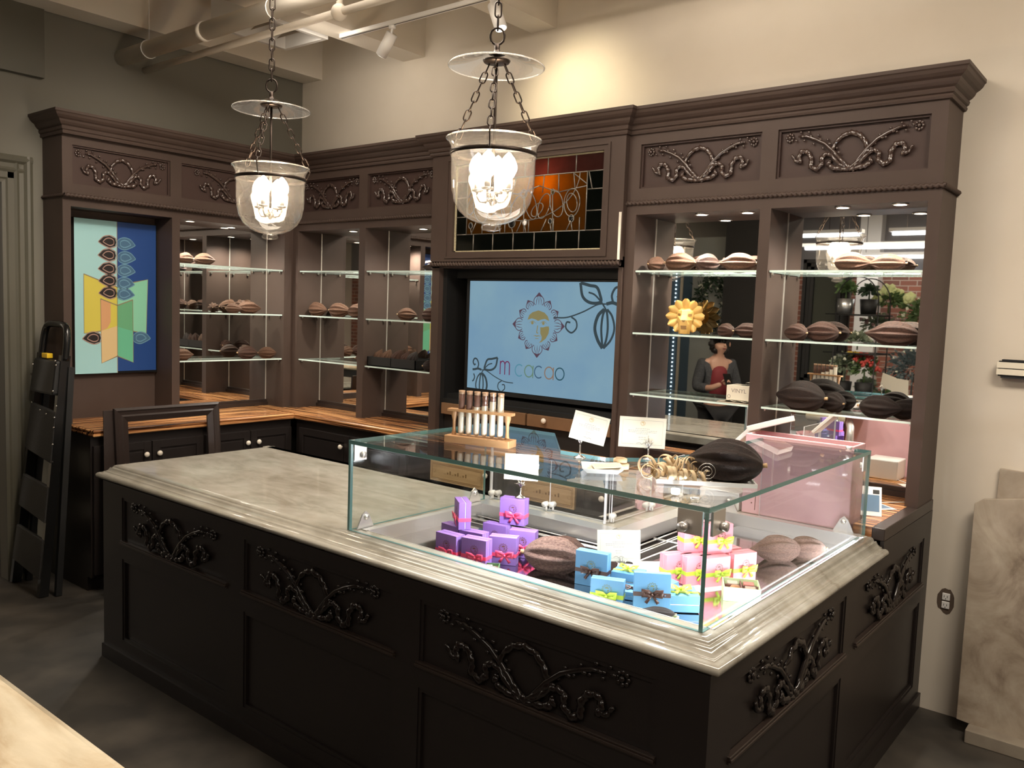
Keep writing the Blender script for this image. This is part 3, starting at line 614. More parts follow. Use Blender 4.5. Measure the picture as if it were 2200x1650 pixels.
for s in (-1, 1):
    A.fill(circ(SX+s*.042-.002, SZ+.012, .010, .009, n=12)); A.stroke(spl([(SX+s*.042-.03,SZ+.010),(SX+s*.042,SZ+.024),(SX+s*.042+.03,SZ+.008)]), .004, taper=True)
A.stroke(spl([(SX-.002,SZ-.002),(SX-.006,SZ-.03),(SX-.008,SZ-.045),(SX+.004,SZ-.048)]), .006)
A.stroke(spl([(SX-.035,SZ-.068),(SX-.02,SZ-.064),(SX-.008,SZ-.067),(SX+.01,SZ-.064),(SX+.028,SZ-.070)]), .006, taper=True); A.stroke([(SX-.018,SZ-.082),(SX+.008,SZ-.082)], .006, taper=True)
A.done('sun_face', emcol('face_olive_gold', (.26,.225,.10)), scr)
def branch(ox, oz, s, mir, name):
    A = Art(TVF); g = lambda pts: [(ox+mir*x*s, oz+z*s) for x, z in pts]; w = .013*s
    x1 = (TX1-ox)/s if mir > 0 else (ox-TX0)/s
    A.stroke(g(spl([(-.37,-.02),(-.27,-.015),(-.16,.02),(-.06,.065),(.0,.07)])), .007*s*1.2)
    A.stroke(g(spl([(-.24,-.012),(-.205,-.035),(-.2,-.075),(-.235,-.105),(-.275,-.08),(-.272,-.045),(-.245,-.045)])), w*.8)
    A.stroke(g(spl([(0,.07),(.04,.078),(.075,.07),(min(.105,x1-.002),.066)])), w*1.5)
    A.stroke(g(spl([(.045,.08),(.035,.12),(.055,.16),(.085,.165),(.1,.135),(.085,.11),(.07,.118)])), w*1.1)
    A.stroke(g(spl([(-.185,.19),(-.165,.11),(-.11,.075),(-.04,.08),(-.045,.12),(-.07,.165),(-.12,.175),(-.185,.19)])), w*1.4)
    A.stroke(g(spl([(-.125,.135),(-.08,.12),(-.03,.075),(.005,.03)])), w*.8)
    c = (-.005,-.06)
    for k, wd in ((-1,2.0),(-.33,1.4),(.33,1.4),(1,1.3)): A.stroke(g(spl([(c[0]+.01*k+.003,c[1]+.10),(c[0]+k*.048,c[1]+.06),(c[0]+k*.066,c[1]-.01),(c[0]+k*.045,c[1]-.075),(c[0]+.004*k-.005,c[1]-.125)])), w*wd*.8)
    A.stroke(g(spl([(.09,.03),(.078,.0),(.09,-.03),(min(.105,x1-.002),-.04)])), w)
    v = A.mb.v
    for q in v: q.x = min(max(q.x, TX0+.0005), TX1-.0005); q.z = min(max(q.z, TZ0+.0005), TZ1-.0005)
    return A.done(name, emcol('branch_slate_'+name, (.045,.065,.075)), scr)
branch(3.11, 1.787, 1.0, 1, 'cacao_branch'); branch(2.180, 1.362, .72, -1, 'cacao_branch')
def letter(ch, x, z, h, col, name):
    A = Art(TVF); w = .0075
    if ch == 'm':
        A.stroke([(x,z),(x,z+h)], w)
        for k in (0, 1): q = x+k*h*.44; A.stroke([(q,z+h*.66)]+circ(q+h*.22, z+h*.72, h*.22, h*.27, PI, 0, 12)+[(q+h*.44,z)], w)
    elif ch == 'c': A.stroke(circ(x+h*.45, z+h*.5, h*.45, h*.5, .85, 2*PI-.85), w)
    else:
        A.stroke(circ(x+h*.45, z+h*.5, h*.45, h*.5), w)
        if ch == 'a': A.stroke([(x+h*.9,z+h),(x+h*.9,z-.004)], w)
    A.done(name, emcol('letter_'+name+str(x), col), scr)
lx = [2.338, 2.460, 2.535, 2.612, 2.690, 2.770]
for ch, x, c, h in zip('mcacao', lx, [(.16,.03,.09),(.10,.27,.36),(.14,.24,.17),(.06,.12,.19),(.26,.17,.12),(.03,.09,.12)], [.085,.072,.072,.072,.072,.072]): letter(ch, x, 1.395, h, c, 'lettering')
# ------------------------------------------------------------------ abstract painting
pt = thing('abstract_painting', 'tall abstract painting of cacao pods, half pale blue and half navy, in left bay', 'painting', (.05,-1.555,1.279))
PY0, PY1, PZ0, PZ1, PXX = -1.835, -1.273, 1.279, 2.30, .085
mb = MB(); mb.box(.046,PY0,PZ0,PXX-.002,PY1,PZ1); obj('canvas', mb, m_blackg, pt)
PF = lambda u, v, d=0: (PXX-.002+d, PY0+u*(PY1-PY0), PZ1-v*(PZ1-PZ0))
def pcol(n_, c): return pm('paint_'+n_, c, .45)
def pan(name, pts, col, d): A = Art(PF); A.fill(pts, d); A.done(name, pcol(name, col), pt)
pan('pale_blue_half', [(.004,.004),(.5,.004),(.5,.996),(.004,.996)], (.34,.60,.62), .0004); pan('navy_half', [(.5,.004),(.985,.004),(.985,.985),(.5,.985)], (.012,.055,.22), .0004)
pan('yellow_fold', [(.108,.355),(.31,.395),(.5,.43),(.5,.69),(.30,.72),(.108,.735)], (.60,.52,.08), .0008); pan('mint_fold', [(.5,.43),(.69,.395),(.88,.37),(.86,.735),(.69,.72),(.5,.69)], (.24,.58,.40), .0008)
pan('orange_fold', [(.30,.51),(.42,.535),(.42,.66),(.38,.70),(.30,.72)], (.62,.33,.16), .0012); pan('tan_fold', [(.30,.72),(.5,.685),(.5,.885),(.31,.93)], (.66,.49,.25), .0012)
pan('green_fold', [(.5,.55),(.69,.51),(.69,.72),(.5,.69)], (.13,.38,.20), .0012); pan('sea_green_fold', [(.5,.69),(.69,.72),(.695,.93),(.5,.885)], (.13,.47,.29), .0012)
A = Art(PF)
for q in ([(.108,.355),(.31,.395),(.5,.43)],[(.108,.355),(.108,.735),(.30,.72)],[(.5,.43),(.69,.395),(.88,.37),(.86,.735),(.69,.72)],[(.30,.51),(.31,.93),(.5,.885),(.695,.93),(.69,.51)],[(.5,.55),(.30,.51)],[(.5,.55),(.69,.51)],[(.5,.004),(.5,.996)]): A.stroke(q, .007, .0016)
A.done('brown_outlines', pcol('outline', (.25,.20,.12)), pt)
def seed(A, u, v, mir, k): 
    o = [(-.105,.004),(-.05,-.028),(.02,-.038),(.085,-.024),(.098,.0),(.085,.024),(.02,.036),(-.05,.022)]
    A.fill([(u+mir*x*k, v+y*k) for x, y in o], .002)
def seedline(A, u, v, mir, k, dd, w=.007):
    A.stroke([(u+mir*x*k, v+y*k) for x, y in spl([(-.105,.004),(-.05,-.028),(.02,-.038),(.085,-.024),(.098,.0),(.085,.024),(.02,.036),(-.05,.022),(-.105,.004)], 3)], w, dd)
L1_ = [(.39,.139),(.385,.225),(.385,.313),(.388,.391),(.39,.47),(.20,.765)]
R1_ = [(.61,.145),(.615,.235),(.61,.32),(.60,.405),(.60,.475),(.80,.765)]
for LR, mir, c1_, c2_ in ((L1_, 1, pcol('seed_black', (.012,.008,.008)), pcol('seed_tan', (.38,.24,.20))), (R1_, -1, pcol('seed_blue', (.06,.14,.24)), pcol('seed_blue_line', (.14,.30,.42)))):
    for u, v in LR:
        A = Art(PF); seed(A,u,v,mir,1.03); sd = A.done('painted_pod', c1_, pt)
        A = Art(PF); seedline(A,u,v,mir,1.08,.0024,.006); seedline(A,u+.008*mir,v,mir,.64,.0026,.007); A.done('pod_outline', c2_, sd)
# ------------------------------------------------------------------ pendants
def link_pts(c, L, w, ax, side):
    p = []; a = Vector(ax); s = Vector(side); h = L/2-w/2
    for i in range(7): t = PI*i/6; p.append(Vector(c)+a*(h+sin(t)*w/2)+s*(cos(t)*w/2))
    for i in range(7): t = PI+PI*i/6; p.append(Vector(c)+a*(-h+sin(t)*w/2)+s*(cos(t)*w/2))
    return [tuple(q) for q in p]
def chain(mb, p0, p1, L=.042, w=.02, r=.0028):
    P0, P1 = Vector(p0), Vector(p1); d = P1-P0; n = max(1, int(d.length/(L*.78))); d0 = d.normalized(); k = d0.orthogonal().normalized(); e = d0.cross(k)
    for i in range(n): mb.tube(link_pts(P0+d*((i+.5)/n), L, w, d0, k if i % 2 else e), r, 5, closed=True)
def pendant(x, y, label, top):
    r = thing('pendant_lantern', label, 'lamp', (x,y,top), 0, 'bell jar lanterns over the marble counter')
    Z = lambda z: (x, y, z)
    mb = MB()
    prof = [(.172,2.412),(.163,2.400),(.156,2.385),(.153,2.36),(.152,2.28),(.150,2.235),(.140,2.19),(.120,2.155),(.09,2.13),(.055,2.115),(.026,2.110)]
    mb.lathe(prof, Z(0), 40); jar = obj('bell_jar', mb, m_jar, r, recalc=False)
    mb = MB(); t = [(.172+.0028*cos(a), 2.412+.0028*sin(a)) for a in [i*PI/4 for i in range(9)]]; mb.lathe(t, Z(0), 40); obj('jar_lip', mb, m_jarrim, jar)
    mb = MB(); mb.lathe([(.020,2.112),(.034,2.106),(.038,2.098),(.034,2.090),(.012,2.085),(0,2.084)], Z(0), 24); mb.lathe([(.024,2.118),(.020,2.112)], Z(0), 24); obj('jar_finial', mb, m_jar, jar, recalc=False)
    mb = MB(); mb.lathe([(.1555,2.352),(.1575,2.352),(.1585,2.366),(.1555,2.366)], Z(0), 40); obj('band', mb, m_bronze, r)
    mb = MB()
    mb.lathe([(.172,2.668),(.150,2.672),(.10,2.684),(.055,2.700),(.03,2.712),(.012,2.715)], Z(0), 40); d = obj('smoke_disc', mb, m_jar, r, recalc=False)
    mb = MB(); mb.lathe([(.172+.0024*cos(a), 2.668+.0024*sin(a)) for a in [i*PI/4 for i in range(9)]], Z(0), 40); obj('disc_lip', mb, m_jarrim, d)
    mb = MB(); mb.lathe([(0,2.692),(.05,2.690),(.046,2.683),(0,2.680)], Z(0), 20); mb.lathe([(0,2.75),(.011,2.748),(.009,2.73),(.015,2.715),(.03,2.712),(0,2.70)], Z(0), 16)
    mb.tube(link_pts(Z(2.775), .058, .05, (0,0,1), (.8,.6,0)), .004, 6, closed=True); mb.cyl(Z(2.69), Z(2.20), .0055, 10)
    obj('stem', mb, m_bronze, r)
    mb = MB(); chain(mb, Z(2.80), Z(top), .055, .022, .0032); obj('ceiling_chain', mb, m_bronze, r)
    for k in range(3):
        a = 2*PI*k/3-.95; mb = MB()
        p0 = (x+.03*cos(a), y+.03*sin(a), 2.685); p1 = (x+.166*cos(a), y+.166*sin(a), 2.43)
        chain(mb, p0, p1); mb.tube([p1, (x+.180*cos(a), y+.180*sin(a), 2.408), (x+.172*cos(a), y+.172*sin(a), 2.385), (x+.158*cos(a), y+.158*sin(a), 2.36)], .003, 6)
        mb.ball((x+.159*cos(a), y+.159*sin(a), 2.359), .006, n=8); obj('hanging_chain', mb, m_bronze, r)
    mb = MB(); mb.lathe([(0,2.175),(.008,2.18),(.012,2.19),(.022,2.198),(.010,2.21),(.014,2.222),(0,2.23)], Z(0), 16)
    n = 4
    for k in range(n):
        a = 2*PI*k/n+.4; q = lambda rr, zz: (x+rr*cos(a), y+rr*sin(a), zz)
        mb.tube([q(.008,2.205), q(.025,2.19), q(.045,2.192), q(.058,2.212), q(.058,2.228)], .0042, 8)
        mb.lathe([(0,2.226),(.020,2.230),(.022,2.236),(.010,2.238)], (q(.058,0)[0], q(.058,0)[1], 0), 14)
    obj('candle_arms', mb, m_nickel, r)
    for k in range(n):
        a = 2*PI*k/n+.4; cx, cy = x+.058*cos(a), y+.058*sin(a)
        mb = MB(); mb.cyl((cx,cy,2.236), (cx,cy,2.275), .0105, 12); cs = obj('candle_sleeve', mb, m_white, r)
        mb = MB(); mb.lathe([(.008,2.268),(.020,2.282),(.031,2.305),(.031,2.322),(.022,2.345),(.008,2.362),(0,2.368)], (cx,cy,0), 16); obj('candle_bulb', mb, m_pend, cs)
    lamp('pendant_light', 'POINT', (x,y,2.318), 19, WARM, .06, parent=r)
    return r
pendant(3.723, -1.96, 'bell jar lantern hanging nearer the camera, in front of the stained glass', 4.0)
pendant(2.405, -1.98, 'bell jar lantern hanging further left, in front of the room corner', 4.0)
# ------------------------------------------------------------------ ceiling services
dk = thing('air_duct', 'fat cream-painted round pipe hung under the ceiling beams', 'duct', (0,-1.475,3.39))
mb = MB(); mb.cyl((0.0,-1.475,3.39), (8.9,-1.475,3.39), .052, 24); 
for x in (.985, 3.2, 5.4): mb.cyl((x,-1.475,3.39),(x+.045,-1.475,3.39),.057,24)
obj('pipe', mb, m_ceil, dk)
for x in (.36, 1.7, 3.6):
    mb = MB(); mb.tube([(x,-1.475+.056*sin(a),3.39+.056*cos(a)) for a in [i*PI/8 for i in range(16)]], .003, 5, closed=True); mb.cyl((x,-1.475,3.446),(x,-1.475,4.0),.003,6); obj('strap', mb, m_white, dk)
mb = MB(); mb.cyl((.0,-1.315,3.346), (2.06,-1.32,3.35), .021, 16); mb.cyl((2.06,-1.32,3.35),(8.9,-1.32,3.35),.021,16)
mb.ball((2.06,-1.32,3.35), .045, n=14); mb.cyl((2.06,-1.32,3.35),(2.06,-1.32,4.0),.018,12)
tag(obj('sprinkler_pipe', mb, m_ceil), 'thin cream-painted pipe running beneath the fat duct', 'pipe')
def vent(x0, x1, y0, y1, z, label):
    r = thing('ceiling_vent', label, 'vent', ((x0+x1)/2,(y0+y1)/2,z))
    mb = MB()
    for q in ((x0,y0,x1,y0+.03),(x0,y1-.03,x1,y1),(x0,y0+.03,x0+.03,y1-.03),(x1-.03,y0+.03,x1,y1-.03)): mb.box(q[0],q[1],z,q[2],q[3],z+.30)
    obj('frame', mb, m_white, r)
    mb = MB(); n = 5
    for i in range(n): yy = y0+.03+(y1-y0-.06)*(i+.5)/n; mb.hexa([(x0+.03,yy-.02,z+.05),(x1-.03,yy-.02,z+.05),(x1-.03,yy-.017,z+.053),(x0+.03,yy-.017,z+.053),(x0+.03,yy+.02,z+.09),(x1-.03,yy+.02,z+.09),(x1-.03,yy+.023,z+.093),(x0+.03,yy+.023,z+.093)])
    obj('louvre', mb, m_ceil, r)
vent(.66, 1.115, -1.22, -.64, 3.545, 'white rectangular ceiling vent between the first two beams')
trk = thing('track_light', 'white ceiling track carrying two cylinder spotlights', 'light', (2.6,-.645,3.55))
mb = MB(); mb.box(1.26,-.665,3.525,5.6,-.630,3.5495); obj('rail', mb, m_white, trk)
mb = MB(); mb.box(1.26,-.652,3.5248,5.6,-.643,3.5256); obj('groove', mb, m_black, trk)
def head(p, q, name='spotlight_head'):
    mb = MB(); P, Q = Vector(p), Vector(q); d = (Q-P).normalized()
    mb.cyl((p[0],p[1],3.5248),(p[0],p[1],3.505),.022,16); mb.cyl((p[0],p[1],3.505), tuple(P+d*.02), .008, 10)
    mb.cyl(tuple(P), tuple(P+d*.15), .036, 24)
    h = obj(name, mb, m_white, trk)
    mb = MB(); mb.cyl(tuple(P+d*.1502), tuple(P+d*.152), .031, 20); obj('lens', mb, em('lens_glow', (1,.95,.86), 3), h)
    return P+d*.158, d
P, d = head((1.74,-.645,3.475), (1.62,-.645,3.33))
lamp('spot_beam', 'SPOT', P, 10, SOFT, .03, parent=trk, aim=P+d, spot=70, blend=.9)
P, d = head((2.56,-.645,3.49), (2.63,-.645,3.33))
lamp('spot_beam', 'SPOT', P, 48, (1,.86,.58), .03, parent=trk, aim=(2.70,0,3.02), spot=95, blend=1.0)
trk2 = thing('track_light', 'white ceiling track above the glass display case, out of the frame', 'light', (4.2,-1.9,3.55))
mb = MB(); mb.box(3.2,-1.815,3.525,5.6,-1.78,3.5495); obj('rail', mb, m_white, trk2)
for (x, y, ax, ay, pw, sp) in ((4.15,-1.80,4.45,-1.84,26,16),(4.45,-1.80,3.95,-1.96,26,16)):
    a = Vector((ax,ay,.95)); P = Vector((x,y,3.47)); d = (a-P).normalized(); mb = MB()
    mb.cyl((x,y,3.5248),(x,y,3.47),.010,10); mb.cyl(tuple(P), tuple(P+d*.15), .036, 24); obj('spotlight_head', mb, m_white, trk2)
    lamp('spot_beam', 'SPOT', P+d*.16, pw, COOL, .04, parent=trk2, aim=a, spot=sp, blend=.7)
# ------------------------------------------------------------------ glass display case
dc = thing('glass_display_case', 'L-shaped glass display case with green-edged panes over a steel well', 'display case', (4.2,-1.9,.95))
GT = 1.295
poly = [(3.307,-2.255),(4.778,-2.255),(4.778,-.807),(4.33,-.807),(4.33,-1.62),(4.16,-1.806),(3.965,-1.806),(3.69,-1.466),(3.307,-1.466)]
mb = MB(); n = len(poly)
mb.add([(x,y,GT-.014) for x,y in poly]+[(x,y,GT) for x,y in poly], [tuple(range(n))[::-1], tuple(range(n,2*n))], 0)
mb.add([(x,y,GT-.014) for x,y in poly]+[(x,y,GT) for x,y in poly], [(i,(i+1)%n,n+(i+1)%n,n+i) for i in range(n)], 1)
gt = obj('glass_top', mb, [m_glass, m_gedge], dc, recalc=False)
def pane(name, x0, y0, x1, y1, z0, z1, edge):
    mb = MB(); mb.box(x0,y0,z0,x1,y1,z1); mb.mi = [1,1,0,1,0,1] if abs(x1-x0) > abs(y1-y0) else [1,1,1,0,1,0]
    return obj(name, mb, [m_glass if edge is m_gedge else m_acr, edge], dc)
pane('front_pane', 3.320,-2.255,4.765,-2.243,.951,GT-.0145, m_gedge)
pane('left_pane', 3.308,-2.255,3.3195,-1.47,.951,GT-.0145, m_gedge)
pane('right_pane', 4.7655,-2.255,4.7775,-.81,.951,GT-.0145, m_gedge)
pane('end_pane', 4.335,-.822,4.765,-.814,.951,GT-.0145, m_aedge)
for (a, b, yy) in ((3.33,3.655,-1.435),(3.648,3.95,-1.427)): pane('acrylic_door', a, yy, b, yy+.005, .956, 1.168, m_aedge)
for (a, b, xx) in ((-1.42,-1.11,3.955),(-1.115,-.82,3.962)): pane('acrylic_door', xx, a, xx+.005, b, .956, 1.168, m_aedge)
for (x, y) in ((3.34,-1.44),(3.36,-1.422),(3.642,-1.44),(3.665,-1.422),(3.957,-1.405),(3.950,-1.12),(3.966,-1.10),(3.966,-.84)):
    mb = MB(); mb.cyl((x-.004,y-.014,.978),(x-.004,y+.014,.978),.012,16); mb.cyl((x,y,.952),(x,y,.97),.005,8); obj('door_roller', mb, m_white, dc)
for (x, y) in ((3.335,-1.448),(3.945,-1.448)):
    mb = MB(); mb.box(x-.004,y-.004,.951,x+.004,y+.004,GT-.0145 if x < 3.5 else 1.168); obj('corner_post', mb, m_aedge, dc)
def plate(pts, mat=m_nickel, name='corner_bracket'):
    mb = MB(); mb.hexa(pts); return mb
mb = MB(); mb.box(4.688,-2.262,1.215,4.762,-2.2545,1.282); mb.box(4.7775,-2.242,1.215,4.785,-2.168,1.282)
mb.cyl((4.712,-2.2625,1.236),(4.712,-2.285,1.236),.0135,18); mb.cyl((4.7855,-2.19,1.236),(4.803,-2.19,1.236),.0135,18)
mb.cyl((4.70,-2.18,GT+.0005),(4.70,-2.18,GT+.006),.014,16); mb.hexa([(4.69,-2.235,1.278),(4.75,-2.235,1.278),(4.75,-2.175,1.278),(4.69,-2.175,1.278),(4.69,-2.235,1.283),(4.75,-2.235,1.283),(4.75,-2.175,1.283),(4.69,-2.175,1.283)])
obj('corner_bracket', mb, m_steelr, dc)
mb = MB(); mb.box(3.318,-2.24,1.215,3.324,-2.18,1.28); mb.cyl((3.324,-2.2,1.236),(3.335,-2.2,1.236),.012,14); obj('corner_bracket', mb, m_steelr, dc)
mb = MB(); mb.box(4.762,-.86,1.215,4.767,-.825,1.28); mb.cyl((4.762,-.842,1.236),(4.75,-.842,1.236),.012,14); mb.cyl((4.70,-.84,GT),(4.70,-.84,GT+.008),.012,14); obj('corner_bracket', mb, m_steelr, dc)
def tri(c, ax):                     # triangular foot bracket gripping a pane
    mb = MB(); x, y = c; a = Vector(ax); o = Vector((-ax[1], ax[0], 0))*.003
    p = [Vector((x,y,.9525))-a*.042, Vector((x,y,.9525))+a*.042, Vector((x,y,1.005))+a*.016, Vector((x,y,1.018)), Vector((x,y,1.005))-a*.016]
    k = len(p); mb.add([tuple(q-o) for q in p]+[tuple(q+o) for q in p], [tuple(range(k))[::-1], tuple(range(k,2*k))]+[(i,(i+1)%k,k+(i+1)%k,k+i) for i in range(k)])
    mb.cyl(tuple(Vector((x,y,.996))-o*4), tuple(Vector((x,y,.996))+o*4), .010, 12); obj('foot_bracket', mb, m_steelr, dc)
tri((3.335,-2.19), (0,1,0)); tri((3.335,-1.56), (0,1,0)); tri((4.70,-.834), (1,0,0)); tri((4.20,-.834), (1,0,0))
# the sunken steel well
wl = obj('steel_deck', MB().box(3.375,-2.208,.893,4.785,-1.72,.90).box(4.26,-1.72,.893,4.785,-.86,.90), m_steel, dc)
mb = MB()
mb.box(3.371,-2.2095,.893,4.789,-2.206,.951); mb.box(3.371,-2.206,.893,3.375,-1.475,.953); mb.box(4.786,-2.206,.893,4.7895,-.852,.951); mb.box(4.025,-.857,.893,4.786,-.8505,.953)
mb.box(3.36,-1.55,.9505,4.02,-1.475,.954); mb.box(4.024,-1.55,.9505,4.095,-.852,.954); mb.box(3.375,-1.553,.90,4.02,-1.55,.9535); mb.box(4.095,-1.55,.90,4.098,-.86,.9535)
mb.box(3.345,-2.215,.9505,3.371,-1.47,.9535); mb.box(4.10,-.87,.9505,4.78,-.835,.9535)
obj('steel_rim', mb, m_steelr, dc)
mb = MB(); mb.box(3.376,-1.72,.86,4.26,-1.553,.868); mb.box(4.098,-1.553,.86,4.26,-.86,.868); obj('air_grille_pan', mb, m_black, dc)
mb = MB()
for yy, xx in ((-1.585,4.13),(-1.625,4.17),(-1.640,4.185),(-1.69,4.235)):
    mb.cyl((3.38,yy,.905),(xx,yy,.905),.0035,8); mb.cyl((xx,yy,.905),(xx,-.862,.905),.0035,8)
for x in (3.55,3.84): mb.cyl((x,-1.70,.907),(x,-1.57,.907),.005,8)
for y in (-1.35,-1.05): mb.cyl((4.12,y,.907),(4.25,y,.907),.005,8)
obj('air_grille_rod', mb, m_steelr, dc)
mb = MB(); mb.box(4.775,-2.19,.935,4.7855,-.90,.944); mb.box(3.95,-2.2055,.935,4.76,-2.195,.944)
ls = obj('led_strip', mb, m_led, dc)
lamp('led_beam', 'AREA', (4.765,-1.55,.938), 5, COOL, 1.25, parent=dc, aim=(4.2,-1.55,.91), sizey=.012)
bpy.context.scene.objects['led_beam'].rotation_euler = Matrix(((0,0,1),(1,0,0),(0,1,0))).to_euler()
for (x, y, w) in ((4.56,-2.035,12),(4.03,-2.045,16)):        # small LED pucks under the glass top
    mb = MB(); mb.lathe([(0,1.2645),(.011,1.2645),(.013,1.2665),(.013,1.2805)], (x,y,0), 16); obj('led_puck', mb, [m_led], dc)
    lamp('led_puck_beam', 'POINT', (x,y,1.255), w, COOL, .02, parent=dc)
# ------------------------------------------------------------------ cacao pods
def pod_meshes(seed_, fat, ridges=10, tip=.5):
    rnd = random.Random(seed_); N, K = 44, 50; mb = MB(); rows = []
    ph = rnd.random()*6; bend = rnd.uniform(-.05, .05)
    for i in range(N+1):
        t = i/N; x = -.5+t
        R = fat*(sin(PI*min(1, t**.86)))**(.62) if 0 < t < 1 else 0.0
        R *= (1-.30*max(0, t-.62)/.38*tip*2) ; row = []
        if t in (0, 1): R = .004
        for j in range(K):
            a = 2*PI*j/K; am = .115*min(1, 5*t*(1-t)*1.2)
            q = R*(1+am*cos(ridges*a+ph*.2)+.035*cos(ridges/2*a+ph)+.02*sin(23*t*4+3*a+ph)*am*8*.25)
            row.append((x+.012*sin(3*a+ph)*(R/fat), q*cos(a)+bend*(4*x*x), q*sin(a)+fat*.88))
        rows.append(row+[row[0]])
    mb.sheet(rows)
    st = MB(); st.cyl((-.485, bend, fat*.88), (-.545, bend*1.1, fat*.92), .026, 10, r1=.032)
    return mb, st
PROTO = {}
def pod(kind, shape, x, y, z, rz, L, label, group, tilt=0.0, flatk=1.0):
    key = (kind, shape)
    if key not in PROTO:
        r = thing('cacao_pod', label, 'cacao pod', (0,0,0), 0, group)
        mb, st = pod_meshes(shape*7+3, (.235, .265, .30)[shape % 3], tip=(.9, .5, .3)[shape % 3])
        obj('husk', mb, m_pods[kind], r, local=True); obj('stem', st, m_stem, r, local=True); PROTO[key] = r
    else: r = dup(PROTO[key], label, group=group)
    r['group'] = group; r['label'] = label
    r.location = (x, y, z+.0005); r.rotation_euler = (0, tilt, rz); r.scale = (L, L*1.04, L*1.04*flatk); return r
gR = 'cacao pods on the right cabinet shelves'; gL = 'cacao pods on the left cabinet shelves'; gB = 'cacao pods on the corner cabinet shelves'
S1, S2, S3 = 2.045, 1.705, 1.367; d2 = math.radians
pod('tan', 2, 3.405,-.17,S1, d2(75), .13, 'round tan cacao pod seen end-on, far left of the right cabinet top shelf', gR)
pod('tan', 1, 3.555,-.17,S1, d2(5), .185, 'long tan cacao pod second from left on the right cabinet top shelf', gR)
p = pod('brown', 2, 3.71,-.17,S1, d2(60), .15, 'lumpy pale-crusted dark cacao pod in the middle of the right cabinet top shelf', gR)
p = pod('tan', 0, 3.868,-.16,S1, d2(188), .20, 'ridged brown cacao pod ending at the upright, right of the lumpy one', gR)
mb = MB(); rnd = random.Random(5)
for i in range(34): a = rnd.random()*2*PI; q = rnd.random()**.5*.034; mb.ball((3.705+q*cos(a)*1.1,-.17+q*sin(a),S1+.066-q*q*9), rnd.uniform(.004,.009), n=6)
tag(obj('dried_crust', mb, m_cream2), 'pale crumbly dried crust sitting on the lumpy pod', 'crust')
pod('tan', 1, 4.455,-.17,S1, d2(10), .165, 'tan cacao pod left of a pair in front of the mirrored lantern', gR)
pod('tan', 0, 4.600,-.15,S1, d2(184), .17, 'tan cacao pod right of a pair in front of the mirrored lantern', gR)
pod('brown', 1, 3.842,-.20,S2, d2(150), .13, 'brown cacao pod beside the golden lion mask', gR)
pod('brown', 0, 3.945,-.17,S2, d2(176), .16, 'brown cacao pod touching the upright on the lion mask shelf', gR)
pod('brown', 2, 4.215,-.20,S2, d2(160), .135, 'brown cacao pod with pale stem at left end of the right bay middle shelf', gR)
pod('brown', 1, 4.315,-.14,S2, d2(180), .18, 'brown cacao pod behind the pale-stemmed one in right bay middle shelf', gR)
pod('brown', 0, 4.655,-.18,S2, d2(185), .235, 'large ridged brown cacao pod alone at right end of the middle shelf', gR)
pod('dark', 1, 4.255,-.20,S3, d2(172), .26, 'large dark brown cacao pod on the lowest glass shelf, left side', gR)
pod('dark', 2, 4.39,-.115,S3, d2(150), .15, 'dark cacao pod behind the large one on the lowest shelf', gR)
pod('dark', 1, 4.635,-.19,S3, d2(8), .19, 'near-black cacao pod on the lowest shelf, right side front', gR)
pod('dark', 2, 4.722,-.115,S3, d2(30), .14, 'near-black cacao pod against the right upright on the lowest shelf', gR)
pod('tan', 2, .16,-1.10,S1, d2(100), .13, 'tan cacao pod partly behind the left upright, top shelf of the left wall', gL)
pod('tan', 1, .17,-.96,S1, d2(80), .155, 'tan cacao pod clear of the upright, top shelf of the left wall', gL)
pod('tan', 2, .19,-.735,S2, d2(40), .12, 'small pointed tan cacao pod in middle shelf pair on the left wall', gL)
pod('tan', 0, .19,-.60,S2, d2(82), .19, 'longer tan cacao pod in middle shelf pair on the left wall', gL)
pod('tan', 0, .19,-1.14,S3, d2(90), .17, 'tan cacao pod jutting from behind the upright on the left wall lowest shelf', gL)
pod('brown', 1, .17,-.60,S3, d2(88), .17, 'brown cacao pod left of two on the left wall lowest shelf', gL)
pod('tan', 2, .20,-.445,S3, d2(70), .14, 'tan cacao pod nearest the corner on the left wall lowest shelf', gL)
pod('tan', 2, .44,-.16,S2, d2(10), .17, 'brown-tan cacao pod nearest the room corner on the back wall shelf', gB)
pod('tan', 1, .705,-.16,S2, d2(15), .19, 'tan cacao pod left of a touching pair in the corner cabinet', gB)
pod('tan', 1, .885,-.15,S2, d2(185), .19, 'tan cacao pod right of a touching pair in the corner cabinet', gB)
pod('brown', 2, .965,-.13,S3, d2(60), .14, 'brown cacao pod half hidden by the upright, lower shelf of corner cabinet', gB)
pod('tan', 2, 1.445,-.17,S2, d2(60), .14, 'round tan cacao pod on middle shelf of the bay beside the screen', gB)
pod('brown', 1, 1.675,-.16,S2, d2(0), .17, 'brown cacao pod against the screen cabinet on the middle shelf', gB)
pod('dark', 2, 1.715,-.19,S3, d2(70), .13, 'dark cacao pod to the right of the black tray of pods', gB)
hp = thing('cacao_pod_half', 'halved cacao pod with pale flesh on top shelf beside the screen cabinet', 'cacao pod', (1.70,-.16,S1), 0)
mb, _s = pod_meshes(4, .24); mb.v = [Vector((1.70+v.x*.24*cos(.15), -.16+v.y*.2, S1+.001+max(0, min(v.z*.2, .052+v.x*.06)))) for v in mb.v]; obj('husk', mb, m_pods['dark'], hp)
mb = MB(); mb.sheet([[(1.60+.19*i/10, -.16+(.04*sin(PI*(i+.4)/11))*s, S1+.056+.012*i/10+.016*(1-abs(s))) for s in (-1,-.5,0,.5,1)] for i in range(11)]); obj('pale_flesh', mb, pm('pale_flesh', (.78,.50,.36), .5), hp)
